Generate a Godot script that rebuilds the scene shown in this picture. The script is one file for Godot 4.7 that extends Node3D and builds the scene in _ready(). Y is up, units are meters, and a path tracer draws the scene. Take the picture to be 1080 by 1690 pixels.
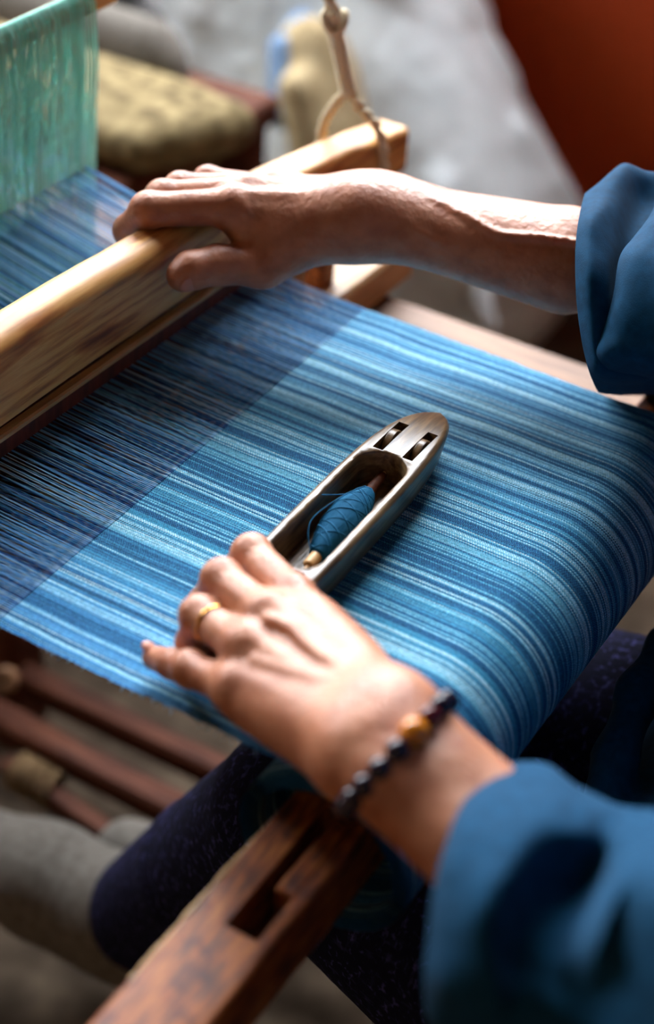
extends Node3D
# A weaver at a hand loom. Cloth coordinates: x along the weft (away from the camera), z along the warp (towards the weaver), y up from the cloth plane.
const H := 0.62            # height of the cloth plane above the floor
const NT := 540            # warp ends across the cloth
const CW := 0.192          # half the cloth width
var rng := RandomNumberGenerator.new()
var M := {}
var names := {}
var ends: Array = []       # colour of each warp end, sRGB


func V(x: float, y: float, z: float) -> Vector3:
	return Vector3(x, y + H, z)


# ------------------------------------------------------------------ meshes
class MB:
	var v := PackedVector3Array()
	var uv := PackedVector2Array()
	var col := PackedColorArray()
	var ix := PackedInt32Array()
	var use_col := false

	func add(p: Vector3, t := Vector2.ZERO, c := Color.WHITE) -> int:
		v.append(p)
		uv.append(t)
		col.append(c)
		return v.size() - 1

	func tri(a: int, b: int, c: int) -> void:   # counter-clockwise seen from outside
		ix.append(a)
		ix.append(c)
		ix.append(b)

	func quad(a: int, b: int, c: int, d: int) -> void:
		tri(a, b, c)
		tri(a, c, d)

	func poly(pts: Array) -> void:              # flat convex face, counter-clockwise from outside
		var b := v.size()
		for p in pts:
			add(p)
		for i in range(1, pts.size() - 1):
			tri(b, b + i, b + i + 1)

	func box(c: Vector3, s: Vector3, ch := 0.001, bs := Basis.IDENTITY) -> void:   # chamfered box
		var h := s * 0.5
		var w := func(ax: int, sg: Vector3) -> Vector3:
			var q := Vector3(h.x - ch, h.y - ch, h.z - ch)
			q[ax] = h[ax]
			return c + bs * (q * sg)
		for ax in 3:
			var u := (ax + 1) % 3
			var t := (ax + 2) % 3
			for d in [-1.0, 1.0]:
				var pts := []
				for k in [[-1, -1], [1, -1], [1, 1], [-1, 1]]:
					var sg := Vector3.ONE
					sg[ax] = d
					sg[u] = k[0]
					sg[t] = k[1]
					pts.append(w.call(ax, sg))
				if d < 0:
					pts.reverse()
				poly(pts)
			for k in [[-1, -1], [1, -1], [1, 1], [-1, 1]]:      # edges that run along ax
				var pts := []
				for e in [[u, -1.0], [u, 1.0], [t, 1.0], [t, -1.0]]:
					var sg := Vector3.ONE
					sg[u] = k[0]
					sg[t] = k[1]
					sg[ax] = e[1]
					pts.append(w.call(e[0], sg))
				if k[0] * k[1] < 0:
					pts.reverse()
				pts.reverse()
				poly(pts)
		for i in 8:
			var sg := Vector3(1 if i & 1 else -1, 1 if i & 2 else -1, 1 if i & 4 else -1)
			var pts := [w.call(0, sg), w.call(1, sg), w.call(2, sg)]
			if sg.x * sg.y * sg.z < 0:
				pts.reverse()
			poly(pts)

	func rings(rs: Array, cap0 := true, cap1 := true, c := Color.WHITE, us := 1.0) -> void:   # rings go counter-clockwise seen from the last ring's end
		var n: int = rs[0].size()
		var b := v.size()
		var run := 0.0
		for r in rs.size():
			if r:
				run += (rs[r][0] - rs[r - 1][0]).length()
			for i in n:
				add(rs[r][i], Vector2(float(i) / n, run * us), c)
		for r in rs.size() - 1:
			for i in n:
				var j := (i + 1) % n
				quad(b + r * n + i, b + r * n + j, b + (r + 1) * n + j, b + (r + 1) * n + i)
		for e in 2:
			if [cap0, cap1][e]:
				var ring: PackedVector3Array = rs[0 if e == 0 else -1]
				var m := Vector3.ZERO
				for p in ring:
					m += p / n
				var s := v.size()
				add(m, Vector2.ZERO, c)
				for p in ring:
					add(p, Vector2.ZERO, c)
				for i in n:
					var j := (i + 1) % n
					if e == 0:
						tri(s, s + 1 + j, s + 1 + i)
					else:
						tri(s, s + 1 + i, s + 1 + j)

	func tube(path: Array, rad, sides := 6, caps := true, c := Color.WHITE) -> void:
		var rs := []
		var up := Vector3.UP
		var first: Vector3 = (path[1] - path[0]).normalized()
		if absf(first.dot(up)) > 0.9:
			up = Vector3.RIGHT
		for i in path.size():
			var t: Vector3 = (path[mini(i + 1, path.size() - 1)] - path[maxi(i - 1, 0)]).normalized()
			up = (up - t * up.dot(t)).normalized()
			var sd := t.cross(up)
			var r: float = rad if rad is float else rad[i]
			var ring := PackedVector3Array()
			for k in sides:
				var a := TAU * k / sides
				ring.append(path[i] + (sd * cos(a) + up * sin(a)) * r)
			ring.reverse()
			rs.append(ring)
		rings(rs, caps, caps, c)

	func ball(c: Vector3, r: Vector3, bs := Basis.IDENTITY, n := 10) -> void:
		var rs := []
		for i in n + 1:
			var th := PI * clampf(float(i) / n, 0.01, 0.99)
			var ring := PackedVector3Array()
			for k in n * 2:
				var a := TAU * k / (n * 2)
				ring.append(c + bs * (Vector3(sin(th) * cos(a), -cos(th), sin(th) * sin(a)) * r))
			ring.reverse()
			rs.append(ring)
		rings(rs)

	func mesh(tangents := false) -> ArrayMesh:
		var nr := PackedVector3Array()
		nr.resize(v.size())
		for i in range(0, ix.size(), 3):
			var a := ix[i]
			var b := ix[i + 2]
			var c := ix[i + 1]
			var n := (v[b] - v[a]).cross(v[c] - v[a])
			nr[a] += n
			nr[b] += n
			nr[c] += n
		for i in nr.size():
			nr[i] = nr[i].normalized() if nr[i].length_squared() > 1e-30 else Vector3.UP
		var ar := []
		ar.resize(Mesh.ARRAY_MAX)
		ar[Mesh.ARRAY_VERTEX] = v
		ar[Mesh.ARRAY_NORMAL] = nr
		ar[Mesh.ARRAY_TEX_UV] = uv
		if use_col:
			ar[Mesh.ARRAY_COLOR] = col
		ar[Mesh.ARRAY_INDEX] = ix
		var m := ArrayMesh.new()
		m.add_surface_from_arrays(Mesh.PRIMITIVE_TRIANGLES, ar)
		if tangents:
			var st := SurfaceTool.new()
			st.create_from(m, 0)
			st.generate_tangents()
			m = st.commit()
		return m


# ------------------------------------------------------------------ smooth bodies: capsules joined with a smooth minimum, meshed as surface nets
class Field:
	var A: Array[Vector3] = []
	var BA: Array[Vector3] = []
	var INV := PackedFloat32Array()
	var RA := PackedFloat32Array()
	var DR := PackedFloat32Array()
	var K := PackedFloat32Array()
	var G := PackedInt32Array()
	var kg := 0.006      # how softly a group joins group 0
	var kk := 0.0012     # how softly groups join each other

	func cap(a: Vector3, b: Vector3, ra: float, rb: float, k := 0.008, g := 0) -> void:
		A.append(a)
		BA.append(b - a)
		INV.append(1.0 / maxf((b - a).length_squared(), 1e-9))
		RA.append(ra)
		DR.append(rb - ra)
		K.append(k)
		G.append(g)

	func chain(pts: Array, rad: Array, k := 0.004, g := 0) -> void:
		for i in pts.size() - 1:
			cap(pts[i], pts[i + 1], rad[i], rad[i + 1], k, g)

	static func smin(a: float, b: float, k: float) -> float:
		var h := maxf(k - absf(a - b), 0.0) / k
		return minf(a, b) - h * h * k * 0.25

	func ev(p: Vector3, ids: PackedInt32Array) -> float:
		var base := 1.0      # group 0
		var rest := 1.0      # the other groups, kept apart from each other
		var cur := 1.0
		var g := 0
		for i in ids:
			var q := p - A[i]
			var t := clampf(q.dot(BA[i]) * INV[i], 0.0, 1.0)
			var d := (q - BA[i] * t).length() - RA[i] - DR[i] * t
			if G[i] != g:
				if g == 0:
					base = cur
				else:
					rest = smin(rest, cur, kk)
				cur = 1.0
				g = G[i]
			var k := K[i]
			var h := k - absf(cur - d)
			cur = minf(cur, d)
			if h > 0.0:
				cur -= h * h / k * 0.25
		if g == 0:
			return cur
		return smin(base, smin(rest, cur, kk), kg)

	func order() -> PackedInt32Array:
		var l := []
		for i in A.size():
			l.append(i)
		l.sort_custom(func(x, y): return G[x] < G[y] or (G[x] == G[y] and x < y))
		return PackedInt32Array(l)

	func build(mb: MB, cell: float) -> void:
		var all := order()
		var lo := Vector3.INF
		var hi := -Vector3.INF
		for i in A.size():
			var r := Vector3.ONE * (maxf(RA[i], RA[i] + DR[i]) + cell * 2 + 0.012)
			lo = lo.min(A[i] - r).min(A[i] + BA[i] - r)
			hi = hi.max(A[i] + r).max(A[i] + BA[i] + r)
		const B := 8
		var nb := Vector3i(((hi - lo) / (cell * B)).ceil())
		var half := cell * B * 0.5 * 1.7321
		var at := {}                      # cell -> vertex
		var edges := PackedInt32Array()   # x, y, z, axis, sign
		var first := mb.v.size()
		var val := PackedFloat32Array()
		val.resize(9 * 9 * 9)
		for bz in nb.z:
			for by in nb.y:
				for bx in nb.x:
					var o := lo + Vector3(bx, by, bz) * cell * B
					var mid := o + Vector3.ONE * cell * B * 0.5
					var dc := ev(mid, all)
					if absf(dc) > half * 1.2 + 0.008:
						continue
					var ids := PackedInt32Array()
					var reach := absf(dc) + 2.0 * half + 0.03
					for i in all:
						var q := mid - A[i]
						var t := clampf(q.dot(BA[i]) * INV[i], 0.0, 1.0)
						if (q - BA[i] * t).length() - RA[i] - DR[i] * t < reach:
							ids.append(i)
					var n := 0
					for z in 9:
						for y in 9:
							for x in 9:
								val[n] = ev(o + Vector3(x, y, z) * cell, ids)
								n += 1
					for z in 8:
						for y in 8:
							for x in 8:
								var n0 := x + 9 * y + 81 * z
								var c := [val[n0], val[n0 + 1], val[n0 + 9], val[n0 + 10], val[n0 + 81], val[n0 + 82], val[n0 + 90], val[n0 + 91]]
								var s := 0
								for i in 8:
									if c[i] < 0.0:
										s |= 1 << i
								if s == 0 or s == 255:
									continue
								var sum := Vector3.ZERO
								var cnt := 0
								for e in [[0, 1], [2, 3], [4, 5], [6, 7], [0, 2], [1, 3], [4, 6], [5, 7], [0, 4], [1, 5], [2, 6], [3, 7]]:
									var a: float = c[e[0]]
									var b: float = c[e[1]]
									if (a < 0.0) != (b < 0.0):
										var f := a / (a - b)
										var pa := Vector3(e[0] & 1, (e[0] >> 1) & 1, e[0] >> 2)
										var pb := Vector3(e[1] & 1, (e[1] >> 1) & 1, e[1] >> 2)
										sum += pa.lerp(pb, f)
										cnt += 1
								var gx := bx * B + x
								var gy := by * B + y
								var gz := bz * B + z
								at[Vector3i(gx, gy, gz)] = mb.add(o + (Vector3(x, y, z) + sum / cnt) * cell)
								if (c[0] < 0.0) != (c[1] < 0.0):
									edges.append_array(PackedInt32Array([gx, gy, gz, 0, 1 if c[0] < 0.0 else 0]))
								if (c[0] < 0.0) != (c[2] < 0.0):
									edges.append_array(PackedInt32Array([gx, gy, gz, 1, 1 if c[0] < 0.0 else 0]))
								if (c[0] < 0.0) != (c[4] < 0.0):
									edges.append_array(PackedInt32Array([gx, gy, gz, 2, 1 if c[0] < 0.0 else 0]))
		for e in range(0, edges.size(), 5):
			var p := Vector3i(edges[e], edges[e + 1], edges[e + 2])
			var u := [Vector3i(0, 1, 0), Vector3i(0, 0, 1), Vector3i(1, 0, 0)][edges[e + 3]] as Vector3i
			var w := [Vector3i(0, 0, 1), Vector3i(1, 0, 0), Vector3i(0, 1, 0)][edges[e + 3]] as Vector3i
			var a: int = at.get(p - u - w, -1)
			var b: int = at.get(p - w, -1)
			var c: int = at.get(p, -1)
			var d: int = at.get(p - u, -1)
			if mini(mini(a, b), mini(c, d)) < first:
				continue
			if edges[e + 4]:
				mb.quad(a, b, c, d)
			else:
				mb.quad(d, c, b, a)


# ------------------------------------------------------------------ objects
func numbered(called: String) -> String:
	var n: int = names.get(called, 0)
	names[called] = n + 1
	return called if n == 0 else "%s_%03d" % [called, n]


func tag(o: Node3D, label: String, category: String, group := "", kind := "") -> Node3D:
	o.set_meta("label", label)
	o.set_meta("category", category)
	if group:
		o.set_meta("group", group)
	if kind:
		o.set_meta("kind", kind)
	return o


func thing(called: String, label: String, category: String, base: Vector3, group := "") -> Node3D:
	var o := Node3D.new()
	o.name = numbered(called)
	add_child(o)
	o.position = base
	tag(o, label, category, group)
	return o


func put(called: String, m: Mesh, mat: Material, parent: Node3D = null) -> MeshInstance3D:   # meshes are in world coordinates
	var o := MeshInstance3D.new()
	o.mesh = m
	o.material_override = mat
	if parent:
		o.name = called
		parent.add_child(o, true)
		var at := Vector3.ZERO
		var p: Node = parent
		while p is Node3D and p != self:
			at += p.position
			p = p.get_parent()
		o.position = -at
	else:
		o.name = numbered(called)
		add_child(o, true)
	return o


func setting(called: String, m: Mesh, mat: Material) -> MeshInstance3D:
	var o := put(called, m, mat)
	o.set_meta("kind", "structure")
	return o


func curve(pts: Array, n: int) -> Array:      # smooth path through the points
	var out := []
	for i in pts.size() - 1:
		var p0: Vector3 = pts[maxi(i - 1, 0)]
		var p3: Vector3 = pts[mini(i + 2, pts.size() - 1)]
		for k in n:
			out.append(pts[i].cubic_interpolate(pts[i + 1], p0, p3, float(k) / n))
	out.append(pts[-1])
	return out


# ------------------------------------------------------------------ materials
func noise(freq: float, sd: int, oct := 4, kind := FastNoiseLite.TYPE_SIMPLEX_SMOOTH) -> FastNoiseLite:
	var n := FastNoiseLite.new()
	n.noise_type = kind
	n.seed = sd
	n.frequency = freq
	n.fractal_octaves = oct
	return n


func tex(freq: float, sd: int, stops: Array, size := 512, oct := 4, kind := FastNoiseLite.TYPE_SIMPLEX_SMOOTH) -> NoiseTexture2D:
	var t := NoiseTexture2D.new()
	t.width = size
	t.height = size
	t.seamless = true
	t.noise = noise(freq, sd, oct, kind)
	var g := Gradient.new()
	var off := PackedFloat32Array()
	var cs := PackedColorArray()
	for s in stops:
		off.append(s[0])
		cs.append(s[1])
	g.offsets = off
	g.colors = cs
	t.color_ramp = g
	return t


func grey(freq: float, sd: int, size := 512, oct := 4, kind := FastNoiseLite.TYPE_SIMPLEX_SMOOTH) -> NoiseTexture2D:
	return tex(freq, sd, [[0.0, Color.BLACK], [1.0, Color.WHITE]], size, oct, kind)


func c8(r: int, g: int, b: int) -> Color:
	return Color8(r, g, b)


func mat(called: String, t: Texture2D, scale: Vector3, rough: float, bump: Texture2D = null, relief := 0.0, tint := Color.WHITE) -> StandardMaterial3D:
	var m := StandardMaterial3D.new()
	m.resource_name = called
	m.albedo_color = tint
	m.albedo_texture = t
	m.roughness = rough
	m.uv1_triplanar = true
	m.uv1_scale = scale
	if bump:
		m.heightmap_enabled = true
		m.heightmap_texture = bump
		m.heightmap_scale = relief
	M[called] = m
	return m


func detail(m: StandardMaterial3D, t: Texture2D, scale: Vector3) -> void:
	m.detail_enabled = true
	m.detail_blend_mode = BaseMaterial3D.BLEND_MODE_MUL
	m.detail_albedo = t
	m.detail_uv_layer = BaseMaterial3D.DETAIL_UV_2
	m.uv2_triplanar = true
	m.uv2_scale = scale


func plain(called: String, c: Color, rough: float, metal := 0.0) -> StandardMaterial3D:
	var m := StandardMaterial3D.new()
	m.resource_name = called
	m.albedo_color = c
	m.roughness = rough
	m.metallic = metal
	M[called] = m
	return m


func materials() -> void:
	var grain := grey(0.012, 5, 512, 5)
	var fine := grey(0.05, 6, 512, 3)
	mat("cap_wood", tex(0.010, 11, [[0.0, c8(128, 82, 38)], [0.3, c8(180, 126, 64)], [0.5, c8(206, 154, 86)], [0.75, c8(218, 172, 104)], [1.0, c8(184, 132, 70)]], 1024, 5), Vector3(1.0, 13, 13), 0.52, grain, 0.03)
	detail(M.cap_wood, tex(0.008, 12, [[0.0, c8(150, 104, 64)], [0.2, c8(220, 186, 142)], [0.33, c8(250, 242, 228)], [1.0, Color.WHITE]], 512, 5), Vector3(1.6, 8, 8))
	mat("pale_wood", tex(0.012, 13, [[0.0, c8(134, 98, 58)], [0.5, c8(174, 136, 86)], [1.0, c8(200, 164, 114)]], 512, 5), Vector3(1.5, 14, 14), 0.5, grain, 0.02)
	mat("beam_wood", tex(0.010, 14, [[0.0, c8(44, 22, 9)], [0.35, c8(108, 52, 16)], [0.6, c8(148, 80, 26)], [1.0, c8(182, 112, 44)]], 1024, 5), Vector3(3.0, 18, 18), 0.6, grain, 0.03)
	detail(M.beam_wood, tex(0.012, 15, [[0.0, c8(110, 80, 60)], [0.35, c8(235, 215, 195)], [0.5, Color.WHITE], [1.0, Color.WHITE]], 512, 5), Vector3(7, 9, 9))
	mat("rail_wood", tex(0.010, 16, [[0.0, c8(92, 60, 36)], [0.5, c8(126, 88, 56)], [1.0, c8(150, 110, 76)]], 512, 4), Vector3(12, 12, 1.5), 0.6)
	mat("red_wood", tex(0.010, 17, [[0.0, c8(44, 22, 15)], [0.5, c8(78, 42, 28)], [1.0, c8(108, 66, 46)]], 512, 4), Vector3(12, 12, 1.5), 0.6)
	mat("shuttle_wood", tex(0.012, 18, [[0.0, c8(44, 31, 18)], [0.4, c8(82, 62, 39)], [0.6, c8(108, 85, 56)], [1.0, c8(144, 120, 86)]], 512, 5), Vector3(3.5, 30, 30), 0.34, grain, 0.02)
	mat("reed", tex(0.02, 19, [[0.0, c8(58, 22, 12)], [1.0, c8(112, 46, 24)]], 256, 3), Vector3(20, 4, 20), 0.6)
	mat("skin", tex(0.010, 20, [[0.0, c8(134, 74, 46)], [0.4, c8(164, 102, 70)], [0.65, c8(176, 116, 84)], [1.0, c8(188, 130, 98)]], 512, 5), Vector3(9, 9, 9), 0.5, grey(0.04, 21, 512, 4), 0.06)
	M.skin.subsurf_scatter_enabled = true
	M.skin.subsurf_scatter_strength = 0.06
	plain("nail", c8(186, 122, 100), 0.42)
	mat("shirt", tex(0.03, 22, [[0.0, c8(5, 46, 72)], [1.0, c8(12, 66, 98)]], 512, 3), Vector3(8, 8, 8), 0.85, tex(0.25, 23, [[0.0, Color.BLACK], [1.0, Color.WHITE]], 512, 2), 0.02)
	M.shirt.rim_enabled = true
	M.shirt.rim = 0.03
	M.shirt.rim_tint = 0.7
	mat("trousers", tex(0.06, 24, [[0.0, c8(12, 13, 28)], [0.6, c8(17, 19, 40)], [0.72, c8(62, 62, 112)], [1.0, c8(84, 84, 138)]], 512, 3, FastNoiseLite.TYPE_CELLULAR), Vector3(7, 7, 7), 0.9)
	mat("sock", tex(0.04, 25, [[0.0, c8(84, 80, 74)], [1.0, c8(118, 112, 104)]], 256, 3), Vector3(8, 8, 8), 0.95)
	mat("rust", tex(0.06, 26, [[0.0, c8(176, 70, 36)], [1.0, c8(206, 90, 50)]], 512, 4), Vector3(2, 2, 2), 0.9)
	mat("plaster", tex(0.02, 27, [[0.0, c8(98, 78, 58)], [1.0, c8(126, 102, 78)]], 512, 4), Vector3(1, 1, 1), 0.9)
	mat("floor", tex(0.012, 28, [[0.0, c8(48, 39, 30)], [0.5, c8(72, 61, 49)], [1.0, c8(98, 85, 70)]], 512, 5), Vector3(2, 2, 2), 0.8)
	mat("sack", tex(0.008, 29, [[0.0, c8(180, 188, 190)], [0.5, c8(206, 214, 216)], [1.0, c8(226, 234, 236)]], 512, 4), Vector3(3, 3, 3), 0.35, grey(0.02, 30, 512, 4, FastNoiseLite.TYPE_CELLULAR), 0.4)
	mat("olive", tex(0.015, 31, [[0.0, c8(62, 52, 34)], [0.5, c8(112, 98, 68)], [1.0, c8(150, 134, 98)]], 512, 4), Vector3(5, 5, 5), 0.9)
	mat("tan_cloth", tex(0.012, 32, [[0.0, c8(108, 92, 66)], [0.5, c8(156, 138, 104)], [1.0, c8(180, 164, 130)]], 512, 4), Vector3(5, 5, 5), 0.9)
	mat("floral", tex(0.03, 35, [[0.0, c8(206, 200, 190)], [0.55, c8(214, 206, 196)], [0.62, c8(168, 60, 74)], [0.8, c8(150, 70, 80)], [1.0, c8(96, 104, 84)]], 256, 2), Vector3(9, 9, 9), 0.9)
	plain("dark", c8(26, 22, 20), 0.8)
	plain("grey_blue", c8(100, 128, 160), 0.8)
	mat("rope", tex(0.05, 33, [[0.0, c8(176, 160, 126)], [1.0, c8(222, 210, 180)]], 256, 3), Vector3(30, 30, 30), 0.9)
	mat("rope_dark", tex(0.05, 36, [[0.0, c8(84, 64, 38)], [1.0, c8(138, 108, 70)]], 256, 3), Vector3(30, 30, 30), 0.9)
	plain("gold", c8(232, 176, 84), 0.22, 1.0)
	plain("bead", c8(22, 14, 34), 0.12)
	plain("amber", c8(190, 112, 24), 0.15)
	plain("garnet", c8(74, 10, 18), 0.12)
	plain("steel", c8(150, 146, 138), 0.3, 0.9)
	plain("bobbin", c8(196, 150, 92), 0.5)
	var yarn := plain("yarn", Color.WHITE, 0.7)
	yarn.vertex_color_use_as_albedo = true
	var th := plain("thread", Color.WHITE, 0.7)
	th.vertex_color_use_as_albedo = true
	th.vertex_color_is_srgb = true
	for soft in ["shirt", "trousers", "sock", "yarn", "thread", "rust", "olive", "tan_cloth", "floor", "red_wood"]:
		(M[soft] as StandardMaterial3D).metallic_specular = 0.2
	# the weave: every warp end has its own dye; the weft shows at every other crossing
	rng.seed = 7
	var n1 := noise(0.06, 41, 2)
	var n2 := noise(0.30, 42, 2)
	for i in NT:
		var tone := n1.get_noise_1d(i) * 1.4 + n2.get_noise_1d(i) * 1.5
		var far := float(i) / NT
		var c := c8(52, 118, 192).lerp(c8(60, 146, 180), smoothstep(0.05, 0.3, far)).lerp(c8(110, 172, 218), smoothstep(0.5, 0.8, far))
		if i % 2:
			c = c.lerp(c8(28, 70, 122), 0.45)
		if tone > 0.0:
			c = c.lerp(c8(184, 222, 236), clampf(tone * 1.2, 0, 0.95))
		else:
			c = c.lerp(c8(12, 42, 92), clampf(-tone * 1.7, 0, 0.95))
		if rng.randf() < 0.06:
			c = c8(16, 34, 76)
		if rng.randf() < 0.03:
			c = c8(190, 206, 210)
		ends.append(c)
	const TW := 2048
	const TH := 256
	const PICKS := 60
	var px := PackedByteArray()
	px.resize(TW * TH * 3)
	var ht := PackedByteArray()
	ht.resize(TW * TH)
	var weft := c8(58, 140, 168)
	var jit := PackedFloat32Array()
	for k in 8192:
		jit.append(rng.randf_range(0.86, 1.14))
	for y in TH:
		for x in TW:
			var u := float(x) / TW * NT
			var i := int(u)
			var w := float(y) / TH * PICKS + 0.18 * sin(i * 1.7)
			var j := int(floorf(w + PICKS)) % PICKS
			var over := (i + j) % 2 == 0
			var f := jit[(i * 61 + j * 17) % 8192]
			var c: Color = ends[i] if over else weft.lerp(ends[i], 0.25)
			var at := y * TW + x
			px[at * 3] = clampi(int(c.r8 * f), 0, 255)
			px[at * 3 + 1] = clampi(int(c.g8 * f), 0, 255)
			px[at * 3 + 2] = clampi(int(c.b8 * f), 0, 255)
			var a := sin(PI * (u - i))
			var b := sin(PI * (w - floorf(w)))
			ht[at] = int(255.0 * clampf((0.75 * a + 0.25 * b) if over else (0.25 + 0.25 * a * b), 0, 1))
	var wv := StandardMaterial3D.new()
	wv.resource_name = "weave"
	wv.albedo_texture = ImageTexture.create_from_image(Image.create_from_data(TW, TH, false, Image.FORMAT_RGB8, px))
	wv.heightmap_enabled = true
	wv.heightmap_texture = ImageTexture.create_from_image(Image.create_from_data(TW, TH, false, Image.FORMAT_L8, ht))
	wv.heightmap_scale = 0.03
	wv.roughness = 0.75
	wv.metallic_specular = 0.2
	M.weave = wv


# ------------------------------------------------------------------ the room
func room() -> void:
	const T := 0.12
	const X0 := -2.2
	const X1 := 1.36
	const Z0 := -2.4
	const Z1 := 2.2
	const Y1 := 3.0
	var cx := (X0 + X1) / 2
	var cz := (Z0 + Z1) / 2
	var m := MB.new()
	m.box(Vector3(cx, -T / 2, cz), Vector3(X1 - X0 + 2 * T, T, Z1 - Z0 + 2 * T), 0.002)
	setting("floor", m.mesh(), M.floor)
	m = MB.new()
	m.box(Vector3(cx, Y1 + T / 2, cz), Vector3(X1 - X0 + 2 * T, T, Z1 - Z0 + 2 * T), 0.002)
	setting("ceiling", m.mesh(), M.plaster)
	m = MB.new()
	m.box(Vector3(X0 - T / 2, Y1 / 2, cz), Vector3(T, Y1, Z1 - Z0 + 2 * T), 0.002)
	setting("wall_left", m.mesh(), M.plaster)
	m = MB.new()      # the wall beyond the loom, with an unseen window added to light the sack
	var zf := Z0 - T / 2
	m.box(Vector3(cx, WIN2[0] / 2, zf), Vector3(X1 - X0, WIN2[0], T), 0.002)
	m.box(Vector3(cx, (WIN2[1] + Y1) / 2, zf), Vector3(X1 - X0, Y1 - WIN2[1], T), 0.002)
	m.box(Vector3((X0 + WIN2[2]) / 2, (WIN2[0] + WIN2[1]) / 2, zf), Vector3(WIN2[2] - X0, WIN2[1] - WIN2[0], T), 0.002)
	m.box(Vector3((X1 + WIN2[3]) / 2, (WIN2[0] + WIN2[1]) / 2, zf), Vector3(X1 - WIN2[3], WIN2[1] - WIN2[0], T), 0.002)
	setting("wall_front", m.mesh(), M.plaster)
	m = MB.new()
	for y in [WIN2[0] + 0.025, WIN2[1] - 0.025]:
		m.box(Vector3((WIN2[2] + WIN2[3]) / 2, y, Z0 - 0.02), Vector3(WIN2[3] - WIN2[2], 0.05, 0.1), 0.003)
	for x in [WIN2[2] + 0.025, (WIN2[2] + WIN2[3]) / 2, WIN2[3] - 0.025]:
		m.box(Vector3(x, (WIN2[0] + WIN2[1]) / 2, Z0 - 0.02), Vector3(0.05, WIN2[1] - WIN2[0] - 0.1, 0.09), 0.003)
	setting("added_window_2", m.mesh(), M.rail_wood)
	m = MB.new()
	m.box(Vector3(cx, Y1 / 2, Z1 + T / 2), Vector3(X1 - X0, Y1, T), 0.002)
	setting("wall_back", m.mesh(), M.plaster)
	# the far wall with the window opening above the frame of the photograph
	var wy0 := WIN[0]
	var wy1 := WIN[1]
	var wz0 := WIN[2]
	var wz1 := WIN[3]
	m = MB.new()
	var xm := X1 + T / 2
	m.box(Vector3(xm, wy0 / 2, cz), Vector3(T, wy0, Z1 - Z0 + 2 * T), 0.002)
	m.box(Vector3(xm, (wy1 + Y1) / 2, cz), Vector3(T, Y1 - wy1, Z1 - Z0 + 2 * T), 0.002)
	m.box(Vector3(xm, (wy0 + wy1) / 2, (Z0 - T + wz0) / 2), Vector3(T, wy1 - wy0, wz0 - Z0 + T), 0.002)
	m.box(Vector3(xm, (wy0 + wy1) / 2, (Z1 + T + wz1) / 2), Vector3(T, wy1 - wy0, Z1 + T - wz1), 0.002)
	setting("wall_right", m.mesh(), M.rust)
	m = MB.new()
	var f := 0.05
	m.box(Vector3(X1 + 0.02, wy0 + f / 2, (wz0 + wz1) / 2), Vector3(0.1, f, wz1 - wz0), 0.003)
	m.box(Vector3(X1 + 0.02, wy1 - f / 2, (wz0 + wz1) / 2), Vector3(0.1, f, wz1 - wz0), 0.003)
	for z in [wz0 + f / 2, (wz0 + wz1) / 2, wz1 - f / 2]:
		m.box(Vector3(X1 + 0.02, (wy0 + wy1) / 2, z), Vector3(0.09, wy1 - wy0 - 2 * f, f), 0.003)
	setting("window_1", m.mesh(), M.rail_wood)


# ------------------------------------------------------------------ cloth and loom
func fell_z(x: float) -> float:
	return -0.0005 - 0.023 * x


const ROLL_R := 0.047
const ROLL_Z := 0.2


func cloth_at(x: float, s: float) -> Vector3:      # s: way along the cloth from the fell
	var flat := ROLL_Z - fell_z(x)
	if s < flat:
		return V(x, 0, fell_z(x) + s)
	var a := (s - flat) / ROLL_R
	var r := ROLL_R - 0.0009 * maxf(a - 4.0, 0.0)
	return V(x, -ROLL_R + r * cos(a), ROLL_Z + r * sin(a))


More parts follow.
